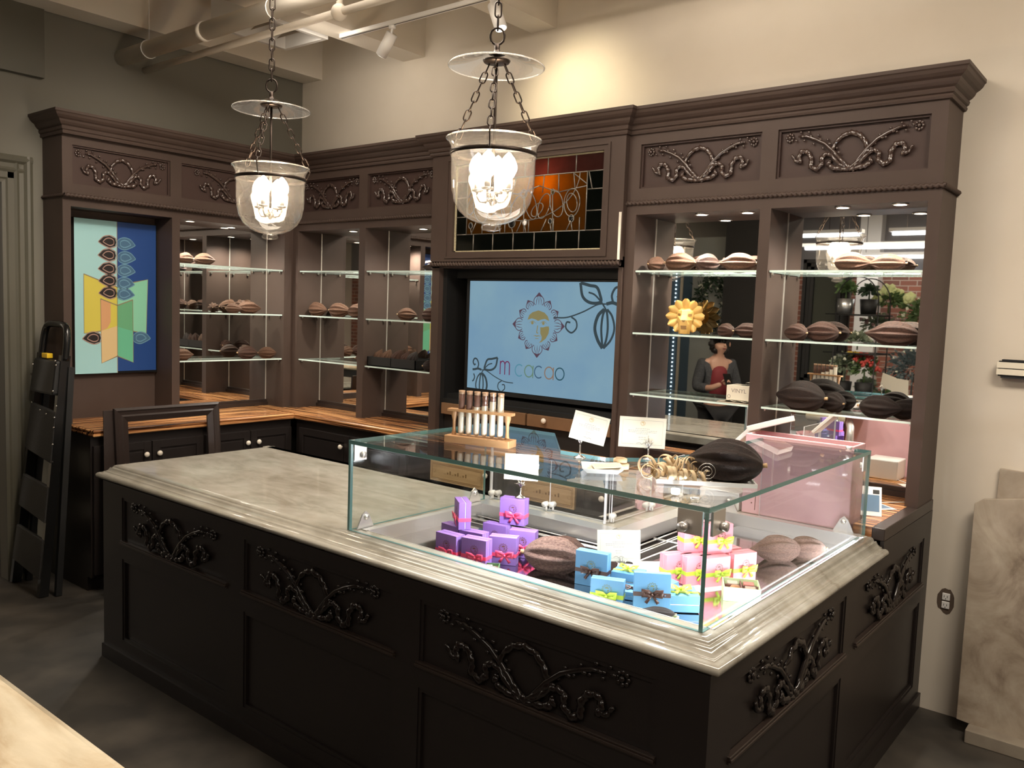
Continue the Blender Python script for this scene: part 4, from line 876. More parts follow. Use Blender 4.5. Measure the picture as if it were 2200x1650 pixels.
tr = thing('black_tray', 'black open-topped tray holding upright pods on lower shelf beside the screen', 'tray', (1.30,-.17,S3))
mb = MB(); x0, x1, y0, y1, z0, z1 = 1.125, 1.615, -.25, -.10, S3+.001, S3+.068
mb.box(x0,y0,z0,x1,y1,z0+.006); mb.box(x0,y0,z0,x1,y0+.006,z1); mb.box(x0,y1-.006,z0,x1,y1,z1); mb.box(x0,y0,z0,x0+.006,y1,z1); mb.box(x1-.006,y0,z0,x1,y1,z1); mb.box(1.368,y0,z0,1.374,y1,z1)
obj('tray_body', mb, m_black, tr)
for i, (x, kd, w) in enumerate(((1.19,'tan','leftmost'),(1.285,'tan','second from left'),(1.40,'brown','third from left'),(1.47,'brown','fourth from left'),(1.545,'dark','rightmost'))):
    pod(kd, i % 3, x,-.175,S3+.052, d2(12), .13, 'upright %s cacao pod in the black tray, %s' % (kd, w), 'pods in the black tray', tilt=-1.05)
# pods in the glass case
gc = 'large cacao pods inside the glass case'
pod('mauve', 0, 4.085,-1.965,.90, d2(-158), .25, 'large ridged mauve-brown cacao pod in the case beside the blue boxes', gc).rotation_euler = (0, 0, d2(22))
pod('brown', 0, 4.055,-1.86,.90, d2(12), .20, 'brown cacao pod behind the mauve-brown one in the case', gc)
pod('mauve', 0, 4.585,-1.265,.90, d2(225), .20, 'ridged brown cacao pod in front of the pair right of the pink boxes', gc)
pod('mauve', 0, 4.655,-1.165,.90, d2(225), .18, 'ridged brown cacao pod behind in the pair right of the pink boxes', gc)
# ------------------------------------------------------------------ lion mask
lm = thing('lion_mask', 'folded golden paper lion mask with petal mane on the right cabinet shelf', 'mask', (3.588,-.150,S2), d2(16))
m_lion = pm('golden_paper', (.78,.50,.16), .42, col2=(.66,.40,.11), sc=12); m_liond = pm('shadow_gold_ink', (.30,.16,.05), .6)
mb = MB()
for k in range(12):
    a = PI/2+k*PI/6; dx, dz = cos(a), sin(a); px, pz = -sin(a), cos(a); cz = .098
    rows = []
    for i in range(8):
        l = i/7; rr = .040+.064*l; w = .027*(sin(PI*(.18+.76*l)))**.7; dep = -.008-.018*l
        rows.append([(dx*rr+px*w*s, dep+.016*(s*s)-.012, cz+dz*rr*(.92)+pz*w*s) for s in (-1,-.6,-.2,.2,.6,1)])
    mb.sheet([[ (p[0], p[1], max(p[2], .002)) for p in r] for r in rows])
obj('mane', mb, m_lion, lm, local=True)
F_ = [(-.044,-.02,.125),(-.015,-.044,.128),(.015,-.044,.128),(.044,-.02,.125),(-.046,-.022,.105),(-.014,-.052,.103),(.014,-.052,.103),(.046,-.022,.105),(-.042,-.03,.078),(-.018,-.066,.078),(.018,-.066,.078),(.042,-.03,.078),(-.034,-.03,.050),(-.022,-.062,.058),(.022,-.062,.058),(.034,-.03,.050),(-.030,-.03,.004),(-.018,-.05,.004),(.018,-.05,.004),(.030,-.03,.004),(-.030,-.01,.145),(.030,-.01,.145)]
mb = MB(); mb.add(F_, [(0,1,5,4),(1,2,6,5),(2,3,7,6),(4,5,9,8),(5,6,10,9),(6,7,11,10),(8,9,13,12),(9,10,14,13),(10,11,15,14),(12,13,17,16),(13,14,18,17),(14,15,19,18),(0,20,1),(1,20,21,2),(2,21,3)])
obj('face', mb, m_lion, lm, local=True)
for s in (-1, 1): mb = MB(); mb.add([(s*.020,-.053,.112),(s*.038,-.036,.113),(s*.038,-.036,.100),(s*.020,-.055,.098)], [(0,1,2,3)]); obj('eye', mb, m_liond, lm, local=True)
mb = MB(); mb.add([(-.012,-.0668,.078),(.012,-.0668,.078),(.004,-.0655,.068),(-.004,-.0655,.068)], [(0,1,2,3)]); obj('nose', mb, m_liond, lm, local=True)
mb = MB(); mb.add([(-.016,-.061,.048),(.016,-.061,.048),(.014,-.058,.030),(-.014,-.058,.030)], [(0,1,2,3)]); obj('mouth', mb, m_liond, lm, local=True)
# carton and cloth
gb = thing('glove_carton', 'cream printed glove carton with oval opening on a folded cloth', 'box', (3.955,-.17,S3+.016))
mb = MB(); mb.box(3.885,-.235,S3+.0165,4.02,-.11,S3+.092); obj('carton', mb, m_cream, gb, bevel=.001)
mb = MB(); mb.lathe([(0,0),(.030,.0006)], (3.965,-.17,S3+.0925), 24); obj('oval_opening', mb, m_black, gb)
def text(s, loc, rot, size, mat, parent, name='print', depth=.0003):
    cu_ = bpy.data.curves.new(name, 'FONT'); cu_.body = s; cu_.size = size; cu_.extrude = depth; cu_.align_x = 'CENTER'; cu_.align_y = 'CENTER'
    tmp = bpy.data.objects.new(name, cu_); C.objects.link(tmp); dg = bpy.context.evaluated_depsgraph_get(); me = bpy.data.meshes.new_from_object(tmp.evaluated_get(dg)); bpy.data.objects.remove(tmp)
    me.materials.clear(); me.materials.append(mat); o = bpy.data.objects.new(name, me); C.objects.link(o)
    o.parent = parent; o.matrix_parent_inverse = WMI[parent.name].copy(); o.location = loc; o.rotation_euler = rot; return o
text('VINYL', (3.952,-.2356,S3+.064), (PI/2,0,0), .030, m_greyink, gb, 'printed_word')
mb = MB(); mb.lathe([(.007,0),(.0095,0)], (0,0,0), 20); mb.v = [Vector((3.900+v.x, -.2357, S3+.034+v.y)) for v in mb.v]; obj('printed_seal', mb, m_greyink, gb)
mb = MB(); rnd = random.Random(2); rows = []
for j in range(9):
    rows.append([(3.835+.185*i/12, -.25+.15*j/8, S3+.003+.010*(1 if i > 3 else i/4)+.003*sin(i*1.7+j*.6)) for i in range(13)])
mb.sheet(rows); mb.box(3.84,-.248,S3+.001,4.02,-.102,S3+.004); tag(obj('folded_cloth', mb, m_cream2), 'crumpled cream cloth folded under the glove carton', 'cloth')
# ------------------------------------------------------------------ gift boxes
def logo_mb(f, cx, cy, s):
    A = Art(f)
    for k in range(12): petal(A, cx, cy, PI/2+k*PI/6, .62*s, 1.0*s, .30*s, ribs=False, sw=.07*s)
    A.fill([(cx+x*s, cy+y*s) for x, y in [(-.42,.12),(-.3,.4),(0,.5),(.3,.4),(.42,.1),(.15,.2),(0,.12),(-.15,.2)]])
    A.fill([(cx+x*s, cy+y*s) for x, y in [(.08,-.05),(.42,-.02),(.36,-.3),(.06,-.5),(.18,-.3)]]); return A
def bow(mb, c, s, f):       # bow on the front face plane, f(u, v, d)
    for k in (-1, 1):
        pts = [(c[0],c[1],.003),(c[0]+k*.45*s,c[1]+.32*s,.010),(c[0]+k*.95*s,c[1]+.42*s,.012),(c[0]+k*.9*s,c[1]-.10*s,.009),(c[0]+k*.4*s,c[1]-.08*s,.006),(c[0],c[1],.004)]
        mb.tube([f(*p) for p in pts], [(.0012,.17*s),(.0012,.26*s),(.0012,.28*s),(.0012,.28*s),(.0012,.2*s),(.0012,.15*s)], 6, flat=tuple(Vector(f(0,0,1))-Vector(f(0,0,0))))
        mb.tube([f(c[0]+k*.05*s,c[1]-.05*s,.004), f(c[0]+k*.35*s,c[1]-.45*s,.006), f(c[0]+k*.62*s,c[1]-.85*s,.004)], [(.001,.12*s),(.001,.17*s),(.001,.2*s)], 6, flat=tuple(Vector(f(0,0,1))-Vector(f(0,0,0))))
    mb.ball(f(c[0], c[1], .008), .15*s, n=8)
def gift(name, col, ribbon, logo, w, h, d, label, group, bx=0.0, by=.36, topbow=False, white=True):
    r = thing(name, label, 'gift box', (0,0,0), 0, group)
    mb = MB(); mb.box(-w/2,-d/2,0,w/2,-d/2+d*.52,h); obj('lid', mb, col, r, local=True, bevel=.0008)
    mb = MB(); mb.box(-w/2+.0012,-d/2+d*.52,.0012,w/2-.0012,-d/2+d*.58,h-.0012); mb.box(-w/2,-d/2+d*.58,0,w/2,d/2,h,0); mb.mi = [1]*6+[0]*6
    obj('base', mb, [col, m_white], r, local=True, bevel=.0006)
    zb = h*by; e = .0008; rh = .0065
    mb = MB(); mb.box(-w/2-e,-d/2-e,zb-rh,w/2+e,-d/2,zb+rh); mb.box(-w/2-e,d/2,zb-rh,w/2+e,d/2+e,zb+rh); mb.box(-w/2-e,-d/2,zb-rh,-w/2,d/2,zb+rh); mb.box(w/2,-d/2,zb-rh,w/2+e,d/2,zb+rh)
    f = lambda u, v, dd=0: (u, -d/2-e-dd, v)
    bow(mb, (bx, zb), .030, f); obj('ribbon', mb, ribbon, r, local=True)
    A = logo_mb(lambda u, v, dd=0: (u, -d/2-.0004-dd, v), bx*.3, h*.62, .0165); A.done('sun_print', logo, r, local=True)
    return r
m_lilac = pm('lilac_paper', (.27,.145,.46), .55); m_pink = pm('pink_paper', (.78,.27,.33), .55); m_blue = pm('sky_blue_paper', (.13,.33,.56), .55)
m_rpink = pm('coral_ribbon', (.95,.10,.22), .3); m_rlime = pm('lime_ribbon', (.50,.68,.06), .3); m_rbrown = pm('brown_ribbon', (.06,.024,.016), .35)
m_lbrown = pm('brown_print', (.15,.055,.045), .5); m_lolive = pm('olive_print', (.16,.20,.10), .5)
gP, gK, gU = 'lilac gift boxes with coral ribbons', 'pink gift boxes with lime ribbons', 'sky blue gift boxes'
lil = gift('gift_box', m_lilac, m_rpink, m_lbrown, .100, .100, .045, 'x', gP, bx=.01)
def put(proto, first, label, x, y, z, rz, **k):
    r = proto if first else dup(proto, label); r['label'] = label; r.location = (x, y, z+.0005); r.rotation_euler = rz if isinstance(rz, tuple) else (0, 0, d2(rz)); return r
def at_corner(xl, yl, xr, yr, d=.045):       # centre of a standing box from its front top edge
    a = math.atan2(yr-yl, xr-xl); cx, cy = (xl+xr)/2, (yl+yr)/2; return cx-sin(a)*d/2, cy+cos(a)*d/2, math.degrees(a)
for i, (q, z, lb) in enumerate((((3.858,-2.068,3.943,-2.026),.90,'lilac gift box at right end of the front row, beside the big pod'),
    ((3.795,-2.150,3.896,-2.130),.90,'lilac gift box in the middle of the front row'),
    ((3.682,-2.162,3.784,-2.162),.90,'lilac gift box at left end of the front row'),
    ((3.851,-1.949,3.941,-1.913),.90,'lilac gift box at right of the back row, under the one carrying a card'),
    ((3.714,-1.942,3.816,-1.924),.90,'lilac gift box in the back row behind the front middle ones'),
    ((3.725,-2.085,3.825,-2.069),.90,'lilac gift box tucked behind the front left pair'),
    ((3.609,-2.055,3.706,-2.068),.90,'lilac gift box at far left of the back row, under the top left one'),
    ((3.650,-2.052,3.742,-2.078),1.001,'lilac gift box on top of the pile at left, turned side-on'),
    ((3.769,-1.908,3.863,-1.880),1.001,'lilac gift box on top of the pile carrying the bright card'))):
    x, y, a = at_corner(*q); put(lil, i == 0, lb, x, y, z, a-(22 if i == 7 else 0))
pk = gift('gift_box', m_pink, m_rlime, m_lbrown, .100, .100, .045, 'x', gK, bx=.012, by=.42)
KA = 63
for i, (x, y, z, a, lb) in enumerate(((4.545,-1.700,.90,KA,'pink gift box at lower front of the pink pile, nearest the open sweets box'),
    (4.590,-1.585,.90,KA+2,'pink gift box at lower right of the pink pile'),
    (4.492,-1.735,.90,KA,'pink gift box second in the lower front row, seen edge-on'),
    (4.435,-1.765,.90,KA-3,'pink gift box at lower left of the pink pile'),
    (4.53,-1.575,.90,KA+3,'pink gift box at the back of the pink pile'),
    (4.528,-1.655,1.001,KA-2,'pink gift box on top of the pink pile, emblem facing the camera'),
    (4.465,-1.700,1.001,KA-6,'pink gift box on top of the pink pile, just left of the other'))):
    put(pk, i == 0, lb, x, y, z, a)
bl1 = gift('gift_box', m_blue, m_rbrown, m_lolive, .112, .115, .036, 'x', gU, by=.44)
x, y, a = at_corner(4.203,-2.031,4.313,-2.007,.036); put(bl1, True, 'large sky blue gift box with brown bow standing next to the big pod', x, y, .90, a)
x, y, a = at_corner(4.492,-2.120,4.577,-2.057,.036); q = put(bl1, False, 'sky blue gift box with brown bow leaning near the glass corner', x-.005, y, .90, (d2(-8), 0, d2(33)))
bl2 = gift('gift_box', m_blue, m_rlime, m_lolive, .104, .080, .034, 'x', gU, by=.36)
x, y, a = at_corner(4.345,-2.153,4.442,-2.113,.034); put(bl2, True, 'small sky blue gift box with lime bow at the front glass', x, y, .90, a)
q = put(bl2, False, 'sky blue gift box lying flat with lime bow beside the glass corner', 4.625,-2.085,.917, (d2(-90), 0, d2(38))); q.scale = (1.05, 1.5, 1.25); q.location = (4.60,-2.03,.9285)
q = put(bl2, False, 'sky blue gift box lying flat behind the small lime-bowed one', 4.36,-1.98,.917, (d2(-90), 0, d2(14))); q.scale = (.95, 1.5, 1.0); q.location = (4.355,-1.96,.9275)
q = put(bl2, False, 'sky blue gift box tilted among the white cards behind the others', 4.47,-1.92,.917, (d2(-80), 0, d2(-20))); q.scale = (.8,1,.8); q.location = (4.463,-1.95,.925)
q = put(bl1, False, 'sky blue gift box lying under the small lime-bowed one', 4.40,-2.03,.915, (d2(-90), 0, d2(20))); q.scale = (.8,.7,.7); q.location = (4.425,-2.045,.9145)
# white cards and loose pieces in the case
def sheetthing(name, label, cat, c, w, d, rz, mat=m_white, z=.901, tilt=0, th=.0012, group=None):
    mb = MB(); a = Vector((cos(rz), sin(rz), 0)); b = Vector((-sin(rz)*cos(tilt), cos(rz)*cos(tilt), sin(tilt))); n_ = a.cross(b)
    mb.obox((c[0], c[1], z+abs(sin(tilt))*d/2+th), a*w/2, b*d/2, n_*th/2); return tag(obj(name, mb, mat), label, cat, group)
sheetthing('white_card', 'large white card lying left of the pink boxes, topmost', 'card', (4.33,-1.66), .20, .13, .75, z=.903, group='white cards in the case')
sheetthing('white_card', 'white card lying beneath the topmost one', 'card', (4.28,-1.735), .16, .10, .5, z=.9003, group='white cards in the case')
sheetthing('white_card', 'white card leaning towards the blue boxes', 'card', (4.385,-1.86), .14, .12, .9, z=.9003, tilt=.25, group='white cards in the case')
sheetthing('white_card', 'small white tag beside the loose brown ribbon at the front glass', 'card', (4.235,-2.165), .05, .025, .3, z=.9003)
mb = MB(); rnd = random.Random(9)
for i in range(9): a = rnd.uniform(-.5, .5); mb.tube([(4.245+.012*i,-2.16+.01*sin(i),.905),(4.255+.012*i+.012*cos(a),-2.155+.02*sin(a),.913),(4.28+.010*i,-2.15+.02*sin(a*2),.905)], [(.0012,.004)]*3, 5)
tag(obj('loose_ribbon', mb, m_rbrown), 'frayed brown ribbon lying by the front glass', 'ribbon')
def sweets(name, label, x, y, z, rz, w, d, h, n, outer):
    r = thing(name, label, 'box of chocolates', (x, y, z), rz)
    mb = MB(); t = .003; mb.box(-w/2,-d/2,0,w/2,d/2,t)
    for q in ((-w/2,-d/2,w/2,-d/2+t),(-w/2,d/2-t,w/2,d/2),(-w/2,-d/2+t,-w/2+t,d/2-t),(w/2-t,-d/2+t,w/2,d/2-t)): mb.box(q[0],q[1],t,q[2],q[3],h)
    obj('box_body', mb, outer, r, local=True)
    mb = MB(); mb.box(-w/2+t,-d/2+t,t,w/2-t,d/2-t,h*.55); 
    for q in ((-w/2+t,-.002,w/2-t,.002),(-.002,-d/2+t,.002,d/2-t)): mb.box(q[0],q[1],h*.55,q[2],q[3],h*.86)
    obj('brown_insert', mb, m_lbrown, r, local=True); return r
m_limebox = pm('pale_lime_paper', (.62,.74,.40), .6)
R0 = d2(28)
bx = sweets('chocolate_box', 'open pale green box with four chocolates in front of the pink pile', 4.668,-1.755,.9005, d2(28), .115,.105,.045, 4, m_limebox)
mats_ = [('rose dusted square chocolate', pm('rose_chocolate', (.50,.15,.12), .4)), ('white-streaked chocolate', pm('grey_chocolate', (.42,.36,.28), .35)), ('round milk chocolate', pm('milk_chocolate', (.36,.16,.07), .3)), ('white-flecked chocolate', pm('flecked_chocolate', (.34,.28,.21), .35))]
for i, (nm, mt_) in enumerate(mats_):
    u, v = ((.026,.024),(-.026,.024),(-.02,-.026),(.028,-.024))[i]; cx = 4.668+u*cos(R0)-v*sin(R0); cy = -1.755+u*sin(R0)+v*cos(R0)
    mb = MB()
    if i == 2: mb.lathe([(.019,0),(.019,.010),(.013,.018),(0,.020)], (0,0,0), 20)
    else: mb.box(-.017,-.017,0,.017,.017,.015)
    o = obj('chocolate', mb, mt_, bevel=.002 if i != 2 else 0); o.location = (cx, cy, .9258); o.rotation_euler = (0,0,R0); tag(o, nm+' in the open pale green box', 'chocolate', 'chocolates in the green box')
bx2 = sweets('chocolate_box', 'open green-lined box at the front glass holding dark flat pods', 4.585,-2.168,.9005, d2(10), .125,.06,.028, 0, m_limebox)
for i in range(2):
    o = pod('dark', 0, 4.565+.02*i,-2.178+.02*i,.917+.006*i, d2(-170+i*14), .105, ('front' if i == 0 else 'rear')+' small dark pod in the green-lined box at the glass', 'small dark pods in the box', flatk=.5)
bx3 = sweets('chocolate_box', 'small open green-edged box tilted in front of the lilac boxes', 3.915,-2.150,.9005, d2(35), .09,.075,.022, 0, pm('dark_green_paper', (.10,.22,.09), .5))
mb = MB(); mb.box(-.014,-.011,0,.014,.011,.010); o = obj('chocolate', mb, m_cream, bevel=.002); o.location = (3.92,-2.145,.9145); o.rotation_euler = (0,0,.6); tag(o, 'pale square chocolate in the small green-edged box', 'chocolate')
sheetthing('white_card', 'pale tray card under the pink pile', 'card', (4.52,-1.66), .24, .20, d2(63), z=.8998, th=.0008)
# ------------------------------------------------------------------ cards on branch holders
def holder(x, y, z, h, label, rz=0):
    r = thing('card_holder', label, 'card holder', (x,y,z), rz); mb = MB()
    mb.lathe([(0,.001),(.022,.001),(.020,.004),(.008,.008),(.003,.014),(.0025,h*.45)], (x,y,z), 18); 
    T = (x,y,z+h*.45)
    for k in range(7):
        a = k*2*PI/7; rr = .014+.006*(k % 2); zz = h*(.72+.06*(k % 3))
        mb.tube([T, (x+rr*.5*cos(a), y+rr*.3*sin(a), z+h*.58), (x+rr*cos(a), y+rr*.5*sin(a), z+zz)], .0012, 5)
        mb.tube([(x+rr*.5*cos(a), y+rr*.3*sin(a), z+h*.58), (x+rr*1.5*cos(a+.5), y+rr*.5*sin(a+.5), z+zz-.01)], .001, 5)
    mb.tube([T, (x, y, z+h)], .0014, 5); obj('branch_stem', mb, m_nickel, r); return r
def card(x, y, z, w, h, rz, roll, label, back=-.06, blank=False):
    r = thing('printed_card', label, 'card', (x,y,z), (back, roll, rz))
    mb = MB(); mb.box(-w/2,-.0006,0,w/2,.0006,h); obj('card_sheet', mb, m_cream, r, local=True)
    if blank: return r
    f = lambda u, v, d=0: (u, -.0007-d*.3, v)
    A = logo_mb(f, 0, h*.80, h*.085); A.done('gold_emblem', m_gold, r, local=True)
    A = Art(f); m_ = .07*w
    A.stroke([(-w/2+m_,m_),(w/2-m_,m_),(w/2-m_,h-m_),(-w/2+m_,h-m_)], .0008, closed=True)
    rnd = random.Random(int(x*1000))
    for k, (yy, ww) in enumerate(((.62,.30),(.56,.62),(.51,.60),(.46,.26),(.34,.16),(.27,.14))):
        u = -ww*w/2
        while u < ww*w/2: l = rnd.uniform(.004,.009); A.stroke([(u,h*yy),(min(u+l,ww*w/2),h*yy)], .0011); u += l+.0016
    A.stroke(spl([(-.12*w,h*.13),(-.05*w,h*.16),(0,h*.12),(.05*w,h*.16),(.12*w,h*.13)]), .0016)
    A.done('fine_print', m_greyink, r, local=True); return r
holder(4.103,-1.884,GT+.0005,.105,'silver branch holder on the glass top, left of the white dish')
card(4.133,-1.894,GT+.062,.125,.098,d2(30),d2(12),'tilted cream card with gold emblem on the glass, left of the curls')
holder(4.282,-1.72,GT+.0005,.085,'silver branch holder on the glass top behind the wood curls')
card(4.258,-1.728,GT+.040,.165,.108,d2(38),d2(1.5),'upright cream card with gold emblem above the wood curls')
holder(3.828,-1.862,1.1025,.085,'silver branch holder on the top lilac gift box')
card(3.835,-1.872,1.172,.128,.098,d2(30),d2(.5),'brightly lit blank cream card above the lilac boxes', blank=True)
holder(4.285,-1.865,.9005,.085,'silver branch holder standing between the blue boxes')
card(4.275,-1.873,.958,.148,.108,d2(38),d2(-2),'cream card with gold emblem inside the case between pod and pink boxes')
# ------------------------------------------------------------------ test tube rack
ta = d2(14); rk = thing('tube_rack', 'pale wooden rack of six filled test tubes on the glass top', 'rack', (3.690,-1.945,GT+.0005), ta)
mb = MB(); mb.box(-.135,-.035,0,.135,.035,.028); obj('rack_base', mb, m_rack, rk, local=True, bevel=.002)
mb = MB(); mb.box(-.135,-.016,.118,.135,.016,.128); obj('top_bar', mb, m_rack, rk, local=True, bevel=.001)
for s in (-1, 1):
    mb = MB(); mb.lathe([(.010,.028),(.0075,.040),(.006,.060),(.007,.085),(.012,.105),(.012,.118)], (s*.112,0,0), 16); obj('turned_post', mb, m_rack, rk, local=True)
fills = (('cocoa brown powder to the top', 1.0), ('brown over pale powder', .36), ('brown over ivory powder', .28), ('dark brown over ivory powder', .24), ('thin dark layer over white powder', .12), ('plain white powder', 0))
m_pale = pm('ivory_powder', (.80,.74,.60), .8); m_coc = pm('cocoa_powder', (.15,.07,.045), .8); m_cork = pm('cork', (.42,.26,.15), .8)
ordn = ('leftmost', 'second from left', 'third from left', 'third from right', 'second from right', 'rightmost')
for i, (lb, fr) in enumerate(fills):
    u = -.082+.0328*i; x, y = 3.690+u*cos(ta), -1.945+u*sin(ta); z = GT+.029
    r = thing('test_tube', '%s test tube in the wooden rack, %s' % (ordn[i], lb), 'test tube', (x,y,z), 0, 'test tubes in the rack')
    H = .168; mb = MB(); mb.lathe([(0,0),(.007,.002),(.0115,.010),(.0125,.02),(.0125,H),(.0145,H+.003)], (x,y,z), 20); obj('glass_tube', mb, m_acr, r, recalc=False)
    split = H*.93*(1-fr) if fr < 1 else .09
    mb = MB(); mb.lathe([(0,.002),(.0065,.004),(.0112,.012),(.0116,.02),(.0116,split),(0,split)], (x,y,z), 18); obj('pale_powder', mb, m_pale, r)
    if fr: mb = MB(); mb.lathe([(0,split+.0002),(.0116,split+.0002),(.0116,H*.93),(0,H*.93)], (x,y,z), 18); obj('cocoa_powder', mb, m_coc, r)
    mb = MB(); mb.lathe([(0,H*.935),(.0115,H*.935),(.012,H+.002),(0,H+.002)], (x,y,z), 16); obj('cork', mb, m_cork, r)
# white dish with paper slips
ds = thing('white_dish', 'square white dish with flared rim holding paper slips', 'dish', (4.292,-2.035,GT+.0005), d2(36))
mb = MB(); w = .055
mb.sheet([[(a*s,b*s,zz) for a, b in ((-1,-1),(1,-1),(1,1),(-1,1),(-1,-1))] for s, zz in ((.001,.002),(w*.8,.002),(w*.85,.003),(w*1.15,.017),(w*1.18,.017),(w*.87,.0),(.001,.0))], smooth=False); obj('dish_body', mb, m_white, ds, local=True)
for i in range(3):
    sl = thing('paper_slip', ('topmost','middle','lowest')[2-i]+' printed paper slip lying in the white dish', 'paper slip', (4.292+.006*i,-2.03+.004*i,GT+.006+.006*i), (d2(5+i*2),d2(-3),d2(36+6*i)), 'paper slips in the dish')
    mb = MB(); mb.box(-.048,-.026,0,.048,.026,.0008); obj('paper', mb, m_cream, sl, local=True)
    A = Art(lambda u, v, d=0: (u, v, .0009+d*.2))
    for k in range(4):
        u = -.04
        while u < .04: A.stroke([(u,.012-.008*k),(u+.005,.012-.008*k)], .0014); u += .0068
    A.done('fine_print', m_greyink, sl, local=True)
# wood shavings
def curl(label, c, R, wd, turns, ax, pitch, seed_):
    r = thing('wood_curl', label, 'wood curl', c, 0, 'pale wood curls on the glass top'); mb = MB(); A = Vector(ax).normalized(); k = A.orthogonal().normalized(); e_ = A.cross(k)
    n = int(turns*22); mb.tube([tuple(Vector(c)+k*(R*cos(t))+e_*(R*sin(t))+A*(pitch*(i/n-.5))) for i in range(n+1) for t in [2*PI*turns*i/n+seed_]], [(.0012, wd/2)]*(n+1), 6, flat=None) if False else None
    rows = []
    for i in range(n+1):
        t = 2*PI*turns*i/n+seed_; p = Vector(c)+k*(R*cos(t)*(1+.12*sin(t*.37)))+e_*(R*sin(t))+A*(pitch*(i/n-.5)); q = (k*cos(t)+e_*sin(t))*.0007
        rows.append([tuple(p-A*wd/2-q), tuple(p+A*wd/2-q), tuple(p+A*wd/2+q), tuple(p-A*wd/2+q), tuple(p-A*wd/2-q)])
    mb.sheet(rows); obj('shaving', mb, m_curl, r); return r
Zt = GT+.0025
curl('rolled wood curl behind the white dish, lower of two stacked', (4.318,-1.960,Zt+.009), .024, .016, 2.2, (0,0,1), .004, 0)
curl('rolled wood curl behind the white dish, upper of two stacked', (4.312,-1.955,Zt+.026), .020, .014, 2.2, (0,0,1), .004, 1)
spec = [((4.435,-1.905,Zt+.028),.026,.010,1.3,(.2,.9,.15),.02,'arched wood curl at left end of the heap'),((4.455,-1.93,Zt+.017),.018,.012,1.5,(.9,.2,.1),.03,'low flat wood curl at left front of the heap'),
 ((4.475,-1.89,Zt+.018),.019,.014,1.7,(.5,.8,0),.03,'broad wood curl in the left of the heap'),((4.50,-1.87,Zt+.036),.022,.009,1.5,(.7,.4,.3),.02,'wood curl riding on top of the heap, left'),
 ((4.525,-1.885,Zt+.030),.030,.004,3.5,(.9,.35,.1),.04,'thin springy wood curl in the middle of the heap'),((4.555,-1.865,Zt+.030),.030,.004,3.5,(.85,.5,.05),.04,'thin springy wood curl right of the middle'),
 ((4.52,-1.83,Zt+.022),.022,.012,1.6,(.3,.9,.2),.02,'wood curl at the back of the heap'),((4.545,-1.945,Zt+.022),.021,.014,1.6,(.75,.65,0),.02,'open end of the spiral wood curl at the front'),
 ((4.572,-1.925,Zt+.020),.019,.013,1.3,(.75,.65,0),.02,'second turn of wood curl along the front'),((4.598,-1.905,Zt+.018),.017,.012,1.4,(.7,.7,0),.03,'third wood curl along the front, thinner'),
 ((4.622,-1.885,Zt+.017),.016,.011,1.3,(.7,.7,.1),.03,'last wood curl at the right front of the heap'),((4.49,-1.935,Zt+.014),.013,.010,1.4,(.6,.7,0),.02,'small wood curl lying at the front left'),
 ((4.47,-1.845,Zt+.030),.026,.008,1.2,(.8,.2,.4),.02,'loose wood curl leaning on the card holder side'),((4.58,-1.83,Zt+.028),.026,.005,2.0,(.6,.7,.3),.03,'thin wood curl behind, near the dark pod')]
rnd = random.Random(12)
for i, (c, R, wd, tn, ax, pt_, lb) in enumerate(spec):
    if i not in (7, 8, 9, 10): ax = (ax[0]+rnd.uniform(-.8,.8), ax[1]+rnd.uniform(-.8,.8), ax[2]+rnd.uniform(-.5,.5)); wd *= 1.25
    curl(lb, (c[0]-.005, c[1]-.085, c[2]+(R*.15)), R*1.12, wd, tn, ax, pt_, i)
# white shallow tray, dark pod with slot card and wire spiral
wt_ = thing('white_tray', 'shallow white tray under the dark pod on the glass top', 'tray', (4.625,-1.93,GT+.0005), d2(33))
mb = MB(); mb.box(-.17,-.055,0,.13,.055,.004); mb.box(-.17,-.055,.004,.13,-.050,.012); mb.box(-.17,.050,.004,.13,.055,.012); mb.box(.125,-.05,.004,.13,.05,.012); obj('tray_body', mb, m_white, wt_, local=True)
pod('dark', 1, 4.645,-1.885,GT+.006, d2(192), .235, 'near-black cacao pod on the glass top with a slot card', 'large cacao pods on the glass top')
sc_ = thing('slot_card', 'small amber and cream card slotted into the dark pod', 'card', (4.668,-1.915,GT+.054), (-.05,0,d2(22)))
mb = MB(); mb.box(-.058,-.0006,0,.058,.0006,.036); obj('card_sheet', mb, pm('amber_card', (.80,.66,.42), .6, col2=(.80,.45,.14), sc=9), sc_, local=True)
f = lambda u, v, d=0: (u, -.0007-d*.3, v)
A = logo_mb(f, 0, .022, .009); A.done('gold_emblem', m_gold, sc_, local=True)
A = Art(f); A.stroke([(-.028,.007),(.028,.007)], .0015); A.done('fine_print', m_gold, sc_, local=True)
mb = MB(); o_ = Vector((4.628,-1.968,GT+.040)); ax_ = Vector((.79,.61,0))
mb.tube([tuple(o_+ax_*((.004+.0032*t/2)*cos(t))+Vector((0,0,1))*((.004+.0032*t/2)*sin(t))+Vector((.6,-.8,0))*(.004+.001*sin(t))) for t in [i*.35 for i in range(52)]], .0011, 6)
tag(obj('wire_spiral', mb, m_nickel), 'fine silver wire spiral hooked on the front of the dark pod', 'wire spiral')
